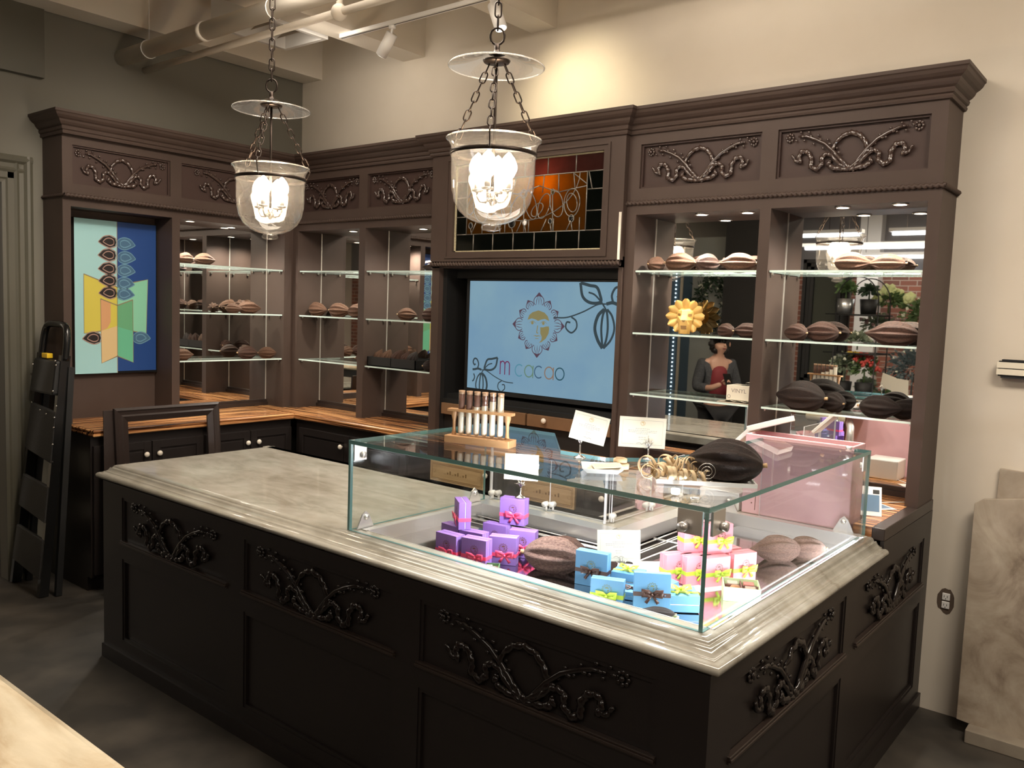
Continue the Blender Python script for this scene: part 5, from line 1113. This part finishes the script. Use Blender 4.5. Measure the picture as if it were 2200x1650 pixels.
# ------------------------------------------------------------------ behind the case
pb = thing('pink_bin', 'matte pink upright bin standing behind the glass case', 'bin', (4.48,-.73,.951))
m_pinkp = pm('dusty_pink_plastic', (.66,.40,.42), .5, col2=(.60,.35,.38), sc=2)
mb = MB(); mb.box(4.25,-.812,.951,4.712,-.795,1.302); mb.box(4.25,-.795,.951,4.262,-.655,1.302); mb.box(4.70,-.795,.951,4.712,-.655,1.302); mb.box(4.25,-.667,.951,4.712,-.655,1.302); mb.box(4.262,-.795,.951,4.70,-.667,.965)
obj('bin_body', mb, m_pinkp, pb, bevel=.004)
mb = MB(); mb.box(4.31,-.8132,.97,4.313,-.812,1.03); mb.ball((4.295,-.8125,1.0),.0035,(1,.2,1),8); obj('scuff_marks', mb, m_lbrown, pb)
rg = thing('tablet_register', 'white tablet on a brushed steel neck stand behind the pink bin', 'register', (4.32,-.58,.985))
mb = MB(); mb.box(4.24,-.62,.9855,4.38,-.52,.998); obj('stand_foot', mb, m_white, rg, bevel=.004)
mb = MB(); mb.tube([(4.31,-.57,.998),(4.31,-.57,1.17),(4.305,-.59,1.22),(4.28,-.64,1.245)], .020, 16); obj('neck', mb, m_steelr, rg)
mb = MB(); mb.obox((4.30,-.66,1.338), Vector((.075,.0,.026)), Vector((0,.085,0)), Vector((-.004,0,.012))); mb.obox((4.165,-.66,1.245), Vector((.075,0,.078)), Vector((0,.06,0)), Vector((-.007,0,.007))); obj('tablet', mb, m_white, rg, bevel=.003)
mb = MB(); mb.obox((4.294,-.66,1.3515), Vector((.066,.0,.023)), Vector((0,.076,0)), Vector((-.0002,0,.0006))); obj('screen', mb, m_blackg, rg)
pr = thing('receipt_printer', 'square white box with trailing cable on the wood worktop, seen in the mirror', 'printer', (4.52,-.56,.985))
mb = MB(); mb.box(4.44,-.60,.9855,4.60,-.44,1.09); obj('housing', mb, m_white, pr, bevel=.006)
mb = MB(); mb.tube(spl([(4.60,-.46,.992),(4.66,-.40,.990),(4.70,-.30,.990),(4.78,-.20,.990)]), .0025, 6); obj('cable', mb, m_white, pr)
for (x, y, rz, tl, lb) in ((4.735,-.60,.35,.9,'white brochure with blue photograph propped on the wood worktop end'),(4.76,-.42,.9,0,'white brochure with blue photograph lying flat on the worktop end')):
    r = thing('brochure', lb, 'brochure', (x,y,.9865), (tl,0,rz)); mb = MB(); mb.box(-.045,-.0,0,.045,.14,.0015); obj('paper', mb, m_white, r, local=True)
    mb = MB(); mb.box(-.036,.02,.0015,.036,.10,.0019); obj('photograph', mb, pm('blue_photo_'+str(x), (.10,.19,.30), .3), r, local=True)
    mb = MB(); mb.box(.010,.105,.0015,.036,.125,.0019); obj('black_panel', mb, m_black, r, local=True)
ct = thing('white_carton', 'low white carton on the marble seen through the glass under the dark pod', 'box', (4.14,-.90,.95))
mb = MB(); mb.box(4.045,-.81,.951,4.235,-.66,1.03); obj('carton', mb, m_white, ct, bevel=.003)
bg = thing('pink_bag', 'crumpled pale pink paper bag standing behind the acrylic doors', 'bag', (4.0,-1.0,.95))
mb = MB(); rows = []
for j in range(7):
    zz = .9515+.16*j/6; rows.append([(3.905+.045*cos(a)*(1+.08*sin(3*a+j)), -1.02+.10*sin(a)*(1+.08*cos(5*a+j*2)), zz) for a in [2*PI*i/20 for i in range(21)]])
mb.sheet(rows, smooth=False); obj('paper', mb, m_pinkp, bg)
# ------------------------------------------------------------------ ladder, frames, curtain
ld = thing('step_ladder', 'folded black step ladder with wide treads leaning by the painting', 'ladder', (.27,-2.17,FZ))
LY = lambda h: -2.20+.175*h/1.6
mb = MB()
def bar(p, q, w, d): 
    p, q = Vector(p), Vector(q); dd = (q-p); s = Vector((1,0,0))*w/2; t = dd.normalized().cross(Vector((1,0,0)))*d/2
    mb.obox(tuple((p+q)/2), tuple(dd/2), tuple(s), tuple(t))
for xx, xt in ((.055,.115),(.455,.425)): bar((xx,LY(0),FZ+.005),(xt,LY(1.43),1.43),.035,.055)
obj('front_rail', mb, m_blackg, ld)
mb = MB()
for xx, xt in ((.075,.13),(.50,.44)): bar((xx,LY(0)+.07,FZ+.005),(xt,LY(1.36)+.035,1.36),.03,.035)
obj('rear_rail', mb, m_black, ld)
mb = MB(); mb.tube(spl([(.105,LY(1.40),1.40),(.108,LY(1.52),1.52),(.125,LY(1.585),1.585),(.17,LY(1.61),1.612),(.27,LY(1.62),1.615),(.37,LY(1.61),1.612),(.415,LY(1.585),1.585),(.432,LY(1.52),1.52),(.435,LY(1.40),1.40)]), .021, 10); obj('hand_loop', mb, m_blackg, ld)
mb = MB(); mb.hexa([(.10,LY(1.19)-.055,1.19),(.44,LY(1.19)-.055,1.19),(.44,LY(1.19)+.02,1.19),(.10,LY(1.19)+.02,1.19),(.11,LY(1.4)-.05,1.40),(.43,LY(1.4)-.05,1.40),(.43,LY(1.4)+.02,1.40),(.11,LY(1.4)+.02,1.40)]); obj('tool_tray', mb, m_black, ld, bevel=.015)
mb = MB(); mb.box(.205,LY(1.43)-.045,1.405,.285,LY(1.43)-.01,1.435); y_ = obj('yellow_clip', mb, pm('yellow_plastic', (.85,.55,.02), .4), ld, bevel=.004)
for (z0, z1) in ((.80,1.11),(.44,.66),(.10,.34)):
    k0, k1 = .04*(1-z0/1.6), .04*(1-z1/1.6); mb = MB()
    p = [(.10-k0,LY(z0)-.034,z0+.03),(.45+k0*.3,LY(z0)-.034,z0-.02),(.45+k0*.3,LY(z0)-.012,z0-.02),(.10-k0,LY(z0)-.012,z0+.03),(.105-k1,LY(z1)-.034,z1+.01),(.445+k1*.3,LY(z1)-.034,z1-.02),(.445+k1*.3,LY(z1)-.012,z1-.02),(.105-k1,LY(z1)-.012,z1+.01)]
    obj('tread', mb.hexa(p), m_rubber, ld, bevel=.008)
mb = MB()
for (x, z) in ((.44,1.40),(.455,1.375),(.45,1.22),(.465,1.13),(.455,1.06),(.46,1.0),(.47,.9),(.13,1.36),(.12,1.12),(.25,1.085),(.34,1.07)): mb.ball((x, LY(z)-.058 if z > 1.18 else LY(z)-.036, z), .006, n=8)
obj('rivet', mb, m_nickel, ld)
def pframe(label, x, y0, y1, z0, z1, w, lean, mat, name='picture_frame', board=None):
    r = thing(name, label, 'frame', (x,(y0+y1)/2,FZ)); mb = MB()
    X = lambda z: x-lean*(z-FZ)/1.14
    pr_ = [(0,0),(0,.022),(.012,.030),(.022,.024),(.04,.020),(.05,.026),(w,.012),(w,0)]
    pth = [(y0,z0),(y0,z1),(y1,z1),(y1,z0)]; rows = []
    for (yy, zz, sy, sz) in ((y0,z0,1,1),(y0,z1,1,-1),(y1,z1,-1,-1),(y1,z0,-1,1),(y0,z0,1,1)): rows.append([(X(zz+sz*o)+h, yy+sy*o, zz+sz*o) for o, h in pr_+[pr_[0]]])
    mb.sheet(rows, smooth=False); obj('moulding', mb, mat, r)
    if board: mb = MB(); mb.hexa([(X(z0)-.01,y0-.09,z0),(X(z0)-.004,y0-.09,z0),(X(z0)-.004,y0+.05,z0),(X(z0)-.01,y0+.05,z0),(X(z1)-.01,y0-.055,z1-.01),(X(z1)-.004,y0-.055,z1-.01),(X(z1)-.004,y0+.05,z1-.01),(X(z1)-.01,y0+.05,z1-.01)]); tag(obj('backing_board', mb, m_brownd), 'brown board with pale edge behind the leaning black frame', 'board')
    return r
pframe('empty black picture frame leaning against the left wooden worktop', .745, -1.86, -1.15, FZ, 1.115, .085, .10, m_brownd, board=True)
cr_ = thing('curtain', 'cream curtain hanging in the left opening at the picture edge', 'curtain', (-.03,-2.42,FZ)); mb = MB(); rows = []
for j in range(12):
    z = .02+2.5*j/11; fl = .012*(1-j/11)**2; rows.append([(-.02+.02*sin(i*1.1), -2.262-fl*3+-.045*i+.006*sin(j*.9), z) for i in range(12)])
mb.sheet(rows); obj('drape', mb, m_cream2, cr_); mb = MB(); mb.cyl((-.02,-2.225,2.55),(-.02,-4.6,2.55),.012,10); obj('rod', mb, m_bronze, cr_)
# ------------------------------------------------------------------ foreground counter and right wall
fc = thing('foreground_counter', 'cream marble counter corner in the lower left foreground', 'counter', (3.8,-3.85,FZ))
mb = MB(); mb.box(3.0,-4.1,.88,4.62,-3.618,.95); mb.sweep([(-.02,.88),(-.02,.95),(.0,.949),(.014,.944),(.022,.933),(.022,.90),(.014,.888),(0,.88)], [(3.0,-3.618),(3.0,-4.1),(4.62,-4.1),(4.62,-3.618),(3.0,-3.618)], smooth=True)
obj('marble_top', mb, m_marble2, fc); mb = MB(); mb.box(3.06,-4.05,FZ,4.56,-3.70,.88); obj('cabinet_body', mb, m_isl, fc)
def slab(label, pts, y0, lean, th):
    mb = MB(); z1 = max(p[1] for p in pts)
    yy = lambda z: y0+lean*(z-FZ)/(z1-FZ)
    mb.prism(pts, lambda x, z: (x, yy(z), z), lambda x, z: (x, yy(z)+th, z)); return tag(obj('stone_slab', mb, m_slab, bevel=.002), label, 'stone slab', 'stone slabs leaning on the right wall')
slab('stained stone slab with clipped corner leaning in front on the right wall', [(5.05,.035),(5.42,.0),(5.46,1.10),(5.07,1.035),(5.035,1.01)], -.17, .10, .022)
slab('paler stone slab standing behind the clipped-corner one', [(5.10,FZ+.002),(6.0,FZ+.002),(6.0,1.13),(5.115,1.175)], -.055, .03, .02)
mb = MB(); mb.box(5.10,-.24,FZ,5.62,-.12,.0305); tag(obj('timber_block', mb, pm('weathered_timber', (.23,.19,.15), .8, col2=(.3,.26,.2), sc=8), bevel=.004), 'weathered timber block on the floor under the stone slabs', 'block')
ol = thing('power_outlet', 'white double socket in a rough cut hole low on the right wall', 'outlet', (4.938,-.001,.515))
mb = MB(); rnd = random.Random(3); mb.add([(4.938+.038*cos(a)*rnd.uniform(.85,1.15), -.0012, .515+.062*sin(a)*rnd.uniform(.85,1.1)) for a in [2*PI*i/18 for i in range(18)]], [tuple(range(18))]); obj('rough_hole', mb, pm('torn_plaster', (.10,.07,.05), .9), ol)
mb = MB(); mb.box(4.921,-.008,.518,4.955,-.0014,.552); mb.box(4.921,-.008,.478,4.955,-.0014,.512); obj('socket_face', mb, m_white, ol, bevel=.003)
mb = MB()
for z in (.535,.495): mb.box(4.930,-.0088,z-.004,4.932,-.0078,z+.006); mb.box(4.943,-.0088,z-.004,4.945,-.0078,z+.006); mb.ball((4.9375,-.008,z-.010),.0025,(1,.3,1),8)
obj('socket_slots', mb, m_black, ol)
ch = thing('door_chime', 'cream two-panel wall box with black top and bottom slots', 'door chime', (5.16,0,1.62))
mb = MB(); mb.box(5.078,-.045,1.590,5.24,-.002,1.657); obj('black_core', mb, m_black, ch)
mb = MB(); mb.box(5.072,-.052,1.626,5.25,-.0455,1.652); mb.box(5.072,-.052,1.596,5.25,-.0455,1.622); obj('cream_panel', mb, m_cream, ch, bevel=.001)
mb = MB(); mb.box(5.09,-.048,1.658,5.24,-.004,1.664); mb.box(5.09,-.048,1.582,5.24,-.004,1.589); obj('vent_slots', mb, m_black, ch)
# ------------------------------------------------------------------ the shop seen only in the mirrors
def tubes(i, x, y, z, L, label):
    r = thing('tube_fixture', label, 'light', (x,y,z), 0, 'fluorescent fixtures in the mirrored shop')
    mb = MB(); mb.box(x-L/2,y-.06,z+.03,x+L/2,y+.06,z+.07); obj('fixture_body', mb, m_white, r)
    mb = MB(); mb.cyl((x-L/2+.03,y,z+.01),(x+L/2-.03,y,z+.01),.019,12); obj('glowing_tube', mb, m_tube, r)
    for k in (-1, 1): mb = MB(); mb.cyl((x+k*L*.35,y,z+.07),(x+k*L*.35,y,4.0),.004,6); obj('hanger', mb, m_bronze, r)
mb = MB(); mb.box(-7.5,-8.199,2.50,9,-8.17,4.0); struct('trim_12', mb, pm('grey_upper_wall', (.20,.19,.19), .8))
tubes(0, 2.05,-6.2,2.83, 1.1, 'fluorescent fixture nearest the mirrors on the left')
tubes(1, 3.5,-6.2,2.83, 1.2, 'fluorescent fixture nearest the mirrors on the right')
tubes(2, 2.7,-7.0,2.745, 2.2, 'long fluorescent fixture in the middle row')
tubes(3, 2.8,-7.8,2.68, 1.8, 'fluorescent fixture closest to the brick wall')
mb = MB(); mb.box(2.02,-8.2,FZ,2.30,-7.98,4.0); struct('trim_10', mb, m_white)
bf = thing('leaning_mirror', 'large black ridged frame holding a dark mirror, behind the camera', 'mirror', (2.7,-4.62,1.16)); mb = MB()
for k, (o, h) in enumerate(((0,.05),(.04,.035),(.08,.045))):
    x0, x1, z0, z1 = 2.50+o, 2.98-o, 1.13+o, 2.44-o
    for q in ((x0,z0,x1,z0+.035),(x0,z1-.035,x1,z1),(x0,z0,x0+.035,z1),(x1-.035,z0,x1,z1)): mb.box(q[0],-4.66,q[1],q[2],-4.66+h,q[3])
obj('ridged_frame', mb, m_black, bf); mb = MB(); mb.box(2.60,-4.655,1.23,2.88,-4.648,2.34); obj('dark_glass', mb, pm('dim_glass', (.05,.055,.045), .1), bf)
mb = MB(); mb.box(2.5,-4.70,FZ,2.98,-4.665,2.44); struct('wall_partition', mb, m_green)
mb = MB(); mb.box(.2,-4.95,FZ,1.62,-4.85,2.72); struct('wall_grey', mb, pm('grey_partition', (.26,.27,.25), .8))
mb = MB(); mb.box(1.62,-4.85,FZ,2.22,-4.6,4.0); struct('trim_11', mb, pm('black_column', (.012,.011,.010), .7))
ck = thing('flower_cooler', 'upright glass-door flower cooler with a vertical strip of white lights', 'cooler', (1.0,-4.7,FZ))
mb = MB(); mb.box(.62,-4.84,FZ,1.12,-4.62,2.3); obj('cabinet_shell', mb, pm('steel_blue_shell', (.05,.09,.13), .4), ck); mb = MB(); mb.box(1.085,-4.625,FZ+.1,1.12,-4.612,2.25); obj('door_trim', mb, m_nickel, ck)
mb = MB()
for i in range(42): mb.ball((1.03,-4.612,.42+.047*i), .0085, n=8)
obj('light_strip', mb, m_bead, ck)
mb = MB(); 
for i in range(46): mb.ball((1.03,-4.615,.42+.042*i), .0105, n=8)
m_leaf = [pm('leaf_green', (.10,.17,.06), .6), pm('deep_leaf_green', (.03,.06,.03), .6), pm('sage_leaf', (.24,.29,.20), .7), pm('blue_grey_leaf', (.12,.16,.17), .6)]
m_pet = {'white': pm('white_petals', (.78,.80,.66), .7), 'cream': pm('lime_cream_petals', (.66,.72,.36), .7), 'red': pm('red_petals', (.42,.05,.04), .6), 'yellow': pm('yellow_petals', (.65,.45,.05), .6), 'lilac': pm('dusty_pink_petals', (.36,.22,.22), .7)}
m_bucket = pm('galvanised_bucket', (.60,.62,.63), .3, .9)
def plant(name, label, cat, c, rx, rz, leaf, petals, n, seed_, pot=None, blooms=12, br=.03, group='flower shop plants'):
    rnd = random.Random(seed_); r = thing(name, label, cat, c, 0, group); mb = MB()
    for i in range(n):
        a = rnd.random()*2*PI; e = rnd.uniform(-.5, 1.4); q = rnd.uniform(.35, 1); d = Vector((cos(a)*cos(e), sin(a)*cos(e), sin(e))); p = Vector(c)+Vector((d.x*rx*q, d.y*rx*q, rz+d.z*rz*q))
        L = rnd.uniform(.03, .07); w = L*.28; t = d.cross(Vector((rnd.uniform(-1,1), rnd.uniform(-1,1), rnd.uniform(-1,1)))).normalized(); dd = (d+Vector((0,0,-.3))).normalized()
        mb.add([tuple(p-dd*L/2), tuple(p+t*w+d*.006), tuple(p+dd*L/2), tuple(p-t*w+d*.006)], [(0,1,2,3)])
    mb.tube([tuple(c), tuple(Vector(c)+Vector((0,0,rz)))], .008, 6); obj('foliage', mb, leaf, r, recalc=False)
    if petals:
        mb = MB()
        for i in range(blooms):
            a = rnd.random()*2*PI; e = rnd.uniform(0, 1.4); d = Vector((cos(a)*cos(e), sin(a)*cos(e), sin(e))); p = Vector(c)+Vector((d.x*rx, d.y*rx, rz+d.z*rz))
            for k in range(9): mb.ball(tuple(p+Vector((rnd.uniform(-1,1), rnd.uniform(-1,1), rnd.uniform(-1,1)))*br*.6), br*.5, n=6)
        obj('blooms', mb, petals, r)
    if pot: mb = MB(); mb.lathe([(0,-.16),(.07,-.16),(.085,0),(.078,0),(.066,-.15),(0,-.15)], c, 20); obj('pot', mb, pot, r)
    return r
st_ = thing('plant_stand', 'black iron tiered plant stand with arched top in the flower shop', 'plant stand', (3.0,-4.6,FZ)); mb = MB()
for (x, y) in ((2.95,-4.35),(3.35,-4.35),(2.95,-4.75),(3.35,-4.75)): mb.cyl((x,y,FZ),(x,y,2.0),.007,8)
for y in (-4.35,-4.75): mb.tube([(3.15+.2*cos(t),y,2.0+.25*sin(t)) for t in [PI*i/14 for i in range(15)]], .006, 6)
for z in (1.50,1.88): 
    for q in (((2.85,-4.35),(3.38,-4.35)),((2.95,-4.75),(3.38,-4.75)),((2.95,-4.35),(2.95,-4.75)),((3.35,-4.35),(3.35,-4.75))): mb.cyl((*q[0],z),(*q[1],z),.006,6)
obj('iron_frame', mb, m_black, st_); mb = MB(); mb.box(2.95,-4.75,1.49,3.35,-4.35,1.496); mb.box(2.95,-4.75,1.87,3.35,-4.35,1.876); mb.box(2.95,-4.75,1.05,3.35,-4.35,1.056); mb.box(2.95,-4.75,.5,3.35,-4.35,.506); obj('stand_shelf', mb, m_black, st_)
sv = thing('plant_bench', 'long dark bench of plants in the flower shop', 'bench', (3.4,-5.1,FZ)); mb = MB(); mb.box(2.95,-5.5,.85,4.6,-4.85,.89); mb.box(3.0,-5.45,FZ,3.06,-4.9,.85); mb.box(4.5,-5.45,FZ,4.56,-4.9,.85); obj('bench_frame', mb, m_black, sv)
plant('potted_plant', 'leafy green plant in a galvanised bucket on the iron stand', 'plant', (2.99,-4.5,2.036), .10, .09, m_leaf[0], None, 260, 1, m_bucket)
plant('potted_plant', 'dark green plant in black pot beside the galvanised bucket', 'plant', (3.20,-4.55,2.036), .10, .07, m_leaf[1], None, 220, 2, m_black)
plant('flower_arrangement', 'pale green hydrangea heads rising at the back of the flower shop', 'flowers', (3.28,-4.95,1.90), .20, .12, m_leaf[0], m_pet['cream'], 420, 3, None, 8, .07)
plant('flower_arrangement', 'dusty pink heather bunch behind the iron stand', 'flowers', (3.22,-4.9,1.66), .20, .12, m_leaf[2], m_pet['lilac'], 420, 4, None, 26, .02)
plant('flower_arrangement', 'mixed white blossom spray at the right of the flower shop', 'flowers', (3.62,-5.0,1.66), .24, .20, m_leaf[0], m_pet['white'], 620, 5, None, 16, .02)
plant('flower_arrangement', 'silvery foliage bunch with white buds on the iron stand', 'flowers', (3.12,-4.55,1.53), .14, .09, m_leaf[2], m_pet['white'], 260, 6, None, 12, .018)
plant('flower_arrangement', 'white baby-breath cluster low on the left of the flower shop', 'flowers', (3.02,-4.5,1.21), .14, .14, m_leaf[2], m_pet['white'], 300, 7, m_black, 30, .016)
plant('flower_arrangement', 'red and orange flowers in the lower middle of the flower shop', 'flowers', (3.22,-4.5,1.21), .14, .14, m_leaf[0], m_pet['red'], 260, 8, m_black, 14, .03)
plant('flower_arrangement', 'yellow flowers beside the red ones in the flower shop', 'flowers', (3.10,-4.55,1.36), .07, .07, m_leaf[1], m_pet['yellow'], 90, 18, None, 8, .03)
plant('flower_arrangement', 'dark blue-grey foliage mass at the lower right of the flower shop', 'flowers', (3.55,-4.98,1.06), .30, .26, m_leaf[3], m_pet['white'], 900, 9, m_black, 12, .012)
plant('flower_arrangement', 'pale lime flower cluster at the far right of the flower shop', 'flowers', (3.80,-4.98,1.25), .13, .14, m_leaf[2], m_pet['cream'], 260, 10, m_black, 14, .03)
plant('potted_plant', 'low spreading green plant along the bench edge', 'plant', (3.35,-4.9,.90), .22, .12, m_leaf[0], None, 420, 11)
plant('potted_plant', 'spiky pale grass plant just behind the tube rack reflection', 'plant', (3.12,-4.95,1.0), .12, .12, m_leaf[2], None, 300, 12)
wr = thing('leafy_wreath', 'dark leafy wreath with pale flowers hanging on the grey partition', 'wreath', (1.42,-4.83,2.05), 0); mb = MB(); mc = MB(); rnd = random.Random(21)
for i in range(700):
    a = rnd.random()*2*PI; p = Vector((1.43+.17*cos(a)+rnd.gauss(0,.05), -4.80+rnd.uniform(0,.08), 1.98+.26*sin(a)+rnd.gauss(0,.06))); d = Vector((rnd.uniform(-1,1),rnd.uniform(-.3,1),rnd.uniform(-1,1))).normalized(); t = d.orthogonal().normalized()
    (mc if i % 9 == 0 else mb).add([tuple(p-d*.03), tuple(p+t*.014), tuple(p+d*.03), tuple(p-t*.014)], [(0,1,2,3)])
obj('leaves', mb, m_leaf[1], wr, recalc=False); obj('pale_flowers', mc, m_pet['white'], wr, recalc=False)
gl = thing('globe_chandelier', 'chandelier of glowing white globes in the room beyond the opening', 'chandelier', (-4.6,-4.6,2.3)); mb = MB(); mb.cyl((-4.6,-4.6,4.0),(-4.6,-4.6,2.3),.01,8)
for k in range(6): a = k*PI/3; mb.tube([(-4.6,-4.6,2.42),(-4.6+.3*cos(a),-4.6+.3*sin(a),2.5-.12*(k % 2))], .006, 6)
obj('arms', mb, m_bronze, gl)
for k in range(6): a = k*PI/3; mb = MB(); mb.ball((-4.6+.34*cos(a),-4.6+.34*sin(a),2.5-.14*(k % 2)), .055, n=14); obj('globe', mb, m_globe, gl)
lamp('globe_light', 'POINT', (-4.6,-4.6,2.2), 30, SOFT, .3, parent=gl)
sheet_ = MB(); a_ = Vector((.62,0,-.78)); b_ = Vector((.35,.9,.25)).normalized()
# ------------------------------------------------------------------ the woman seen in the mirror
PX, PYY = 1.93, -3.92; ps_ = thing('person', 'person in grey cardigan and red top looking down at a phone, seen in mirror', 'person', (PX,PYY,FZ), d2(131))
def skin(name, verts, edges, radii, mat, parent, sub=2):
    me = bpy.data.meshes.new(name); me.from_pydata(verts, edges, []); me.materials.append(mat); o = bpy.data.objects.new(name, me); C.objects.link(o); o.parent = parent
    sk = o.modifiers.new('skin', 'SKIN'); me.skin_vertices.new() if not me.skin_vertices else None
    for v, rr in zip(me.skin_vertices[0].data, radii): v.radius = rr if isinstance(rr, tuple) else (rr, rr)
    me.skin_vertices[0].data[0].use_root = True; sk.use_smooth_shade = True
    sb = o.modifiers.new('sub', 'SUBSURF'); sb.levels = sub; sb.render_levels = sub; setwm(o, parent); return o
m_skin = pm('skin', (.52,.30,.21), .5); m_hair = pm('dark_hair', (.012,.008,.006), .6, bump=.8, bsc=80); m_card = pm('charcoal_cardigan', (.035,.038,.042), .9, col2=(.06,.062,.066), sc=60); m_redt = pm('red_top', (.18,.015,.02), .7); m_trou = pm('black_trousers', (.012,.012,.013), .8)
bv = [(0,0,.90),(0,0,1.08),(0,.01,1.28),(0,.02,1.38),(0,-.01,1.44),(0,-.04,1.50),(0,-.05,1.58),
      (.09,0,.86),(.10,0,.48),(.10,.02,.08),(.11,-.10,.05),(-.09,0,.86),(-.10,.02,.48),(-.10,.04,.08),(-.11,-.08,.05),
      (.17,.02,1.36),(.22,.0,1.10),(.13,-.18,1.12),(.06,-.25,1.17),(-.17,.02,1.36),(-.22,0,1.10),(-.12,-.18,1.10),(-.04,-.25,1.16)]
be = [(0,1),(1,2),(2,3),(3,4),(4,5),(5,6),(0,7),(7,8),(8,9),(9,10),(0,11),(11,12),(12,13),(13,14),(3,15),(15,16),(16,17),(17,18),(3,19),(19,20),(20,21),(21,22)]
br_ = [(.12,.09),(.10,.08),(.11,.08),(.07,.05),(.05,.05),(.055,.06),(.085,.095),(.085,.085),(.06,.06),(.045,.045),(.035,.03),(.085,.085),(.06,.06),(.045,.045),(.035,.03),(.045,.045),(.038,.038),(.034,.034),(.026,.02),(.045,.045),(.038,.038),(.034,.034),(.026,.02)]
skin('body', bv, be, br_, m_skin, ps_)
skin('trousers', [(0,0,.93),(.09,0,.86),(.10,0,.48),(.10,.02,.06),(-.09,0,.86),(-.10,.02,.48),(-.10,.04,.06)], [(0,1),(1,2),(2,3),(0,4),(4,5),(5,6)], [(.165,.125),(.105,.105),(.078,.078),(.068,.068),(.105,.105),(.078,.078),(.068,.068)], m_trou, ps_)
skin('red_top', [(0,-.01,.95),(0,-.015,1.08),(0,-.01,1.27),(0,.0,1.355)], [(0,1),(1,2),(2,3)], [(.130,.110),(.115,.108),(.115,.112),(.07,.07)], m_redt, ps_)
skin('cardigan', [(0,.03,.84),(0,.03,1.08),(0,.035,1.30),(.16,.03,1.355),(.225,.01,1.10),(.155,-.14,1.12),(-.16,.03,1.355),(-.225,.01,1.10),(-.145,-.14,1.10)], [(0,1),(1,2),(2,3),(3,4),(4,5),(2,6),(6,7),(7,8)], [(.18,.115),(.155,.108),(.168,.108),(.075,.075),(.06,.06),(.052,.052),(.075,.075),(.06,.06),(.052,.052)], m_card, ps_)
mb = MB(); rnd = random.Random(4)
for i in range(170):
    a = rnd.random()*2*PI; e = rnd.uniform(-1.25, 1.5); d = Vector((cos(a)*cos(e), sin(a)*cos(e), sin(e)))
    if d.y < -.25 and d.z < .55: continue
    mb.ball((d.x*.098, -.035+d.y*.105, 1.585+d.z*.105-.01), rnd.uniform(.02,.034), n=6)
obj('hair', mb, m_hair, ps_, local=True)
mb = MB(); mb.ball((0,-.145,1.555), .014, (.8,1.2,1.2), 8)
for s in (-1, 1): mb.ball((s*.095,-.05,1.56), .02, (.4,.8,1.2), 8)
obj('nose_and_ears', mb, m_skin, ps_, local=True)
mb = MB(); mb.ball((0,-.137,1.518), .018, (1.2,.4,.35), 8); obj('lips', mb, m_redt, ps_, local=True)
mb = MB()
for s in (-1, 1): mb.ball((s*.034,-.128,1.585), .010, (1.2,.5,.6), 8)
obj('eyes', mb, m_black, ps_, local=True)
mb = MB()
for s, hx in ((1,.06),(-1,-.04)):
    for k in range(4): mb.tube([(hx-s*.012+.0,-.255-.012*k,1.175-.004*k),(hx-s*.035,-.268-.012*k,1.185),(hx-s*.05,-.262-.012*k,1.20+.004*k)], [.0085,.008,.007], 7)
    mb.tube([(hx,-.25,1.185),(hx-s*.012,-.262,1.205),(hx-s*.028,-.268,1.215)], [.0095,.009,.0075], 7)
obj('fingers', mb, m_skin, ps_, local=True)
ph = thing('phone', 'dark phone held in both hands by the person', 'phone', (PX,PYY,FZ), d2(131)); mb = MB(); mb.obox((.01,-.285,1.215), (.038,0,0), (0,.045,.055), (0,-.003,.0025)); obj('phone_body', mb, m_blackg, ph, local=True)
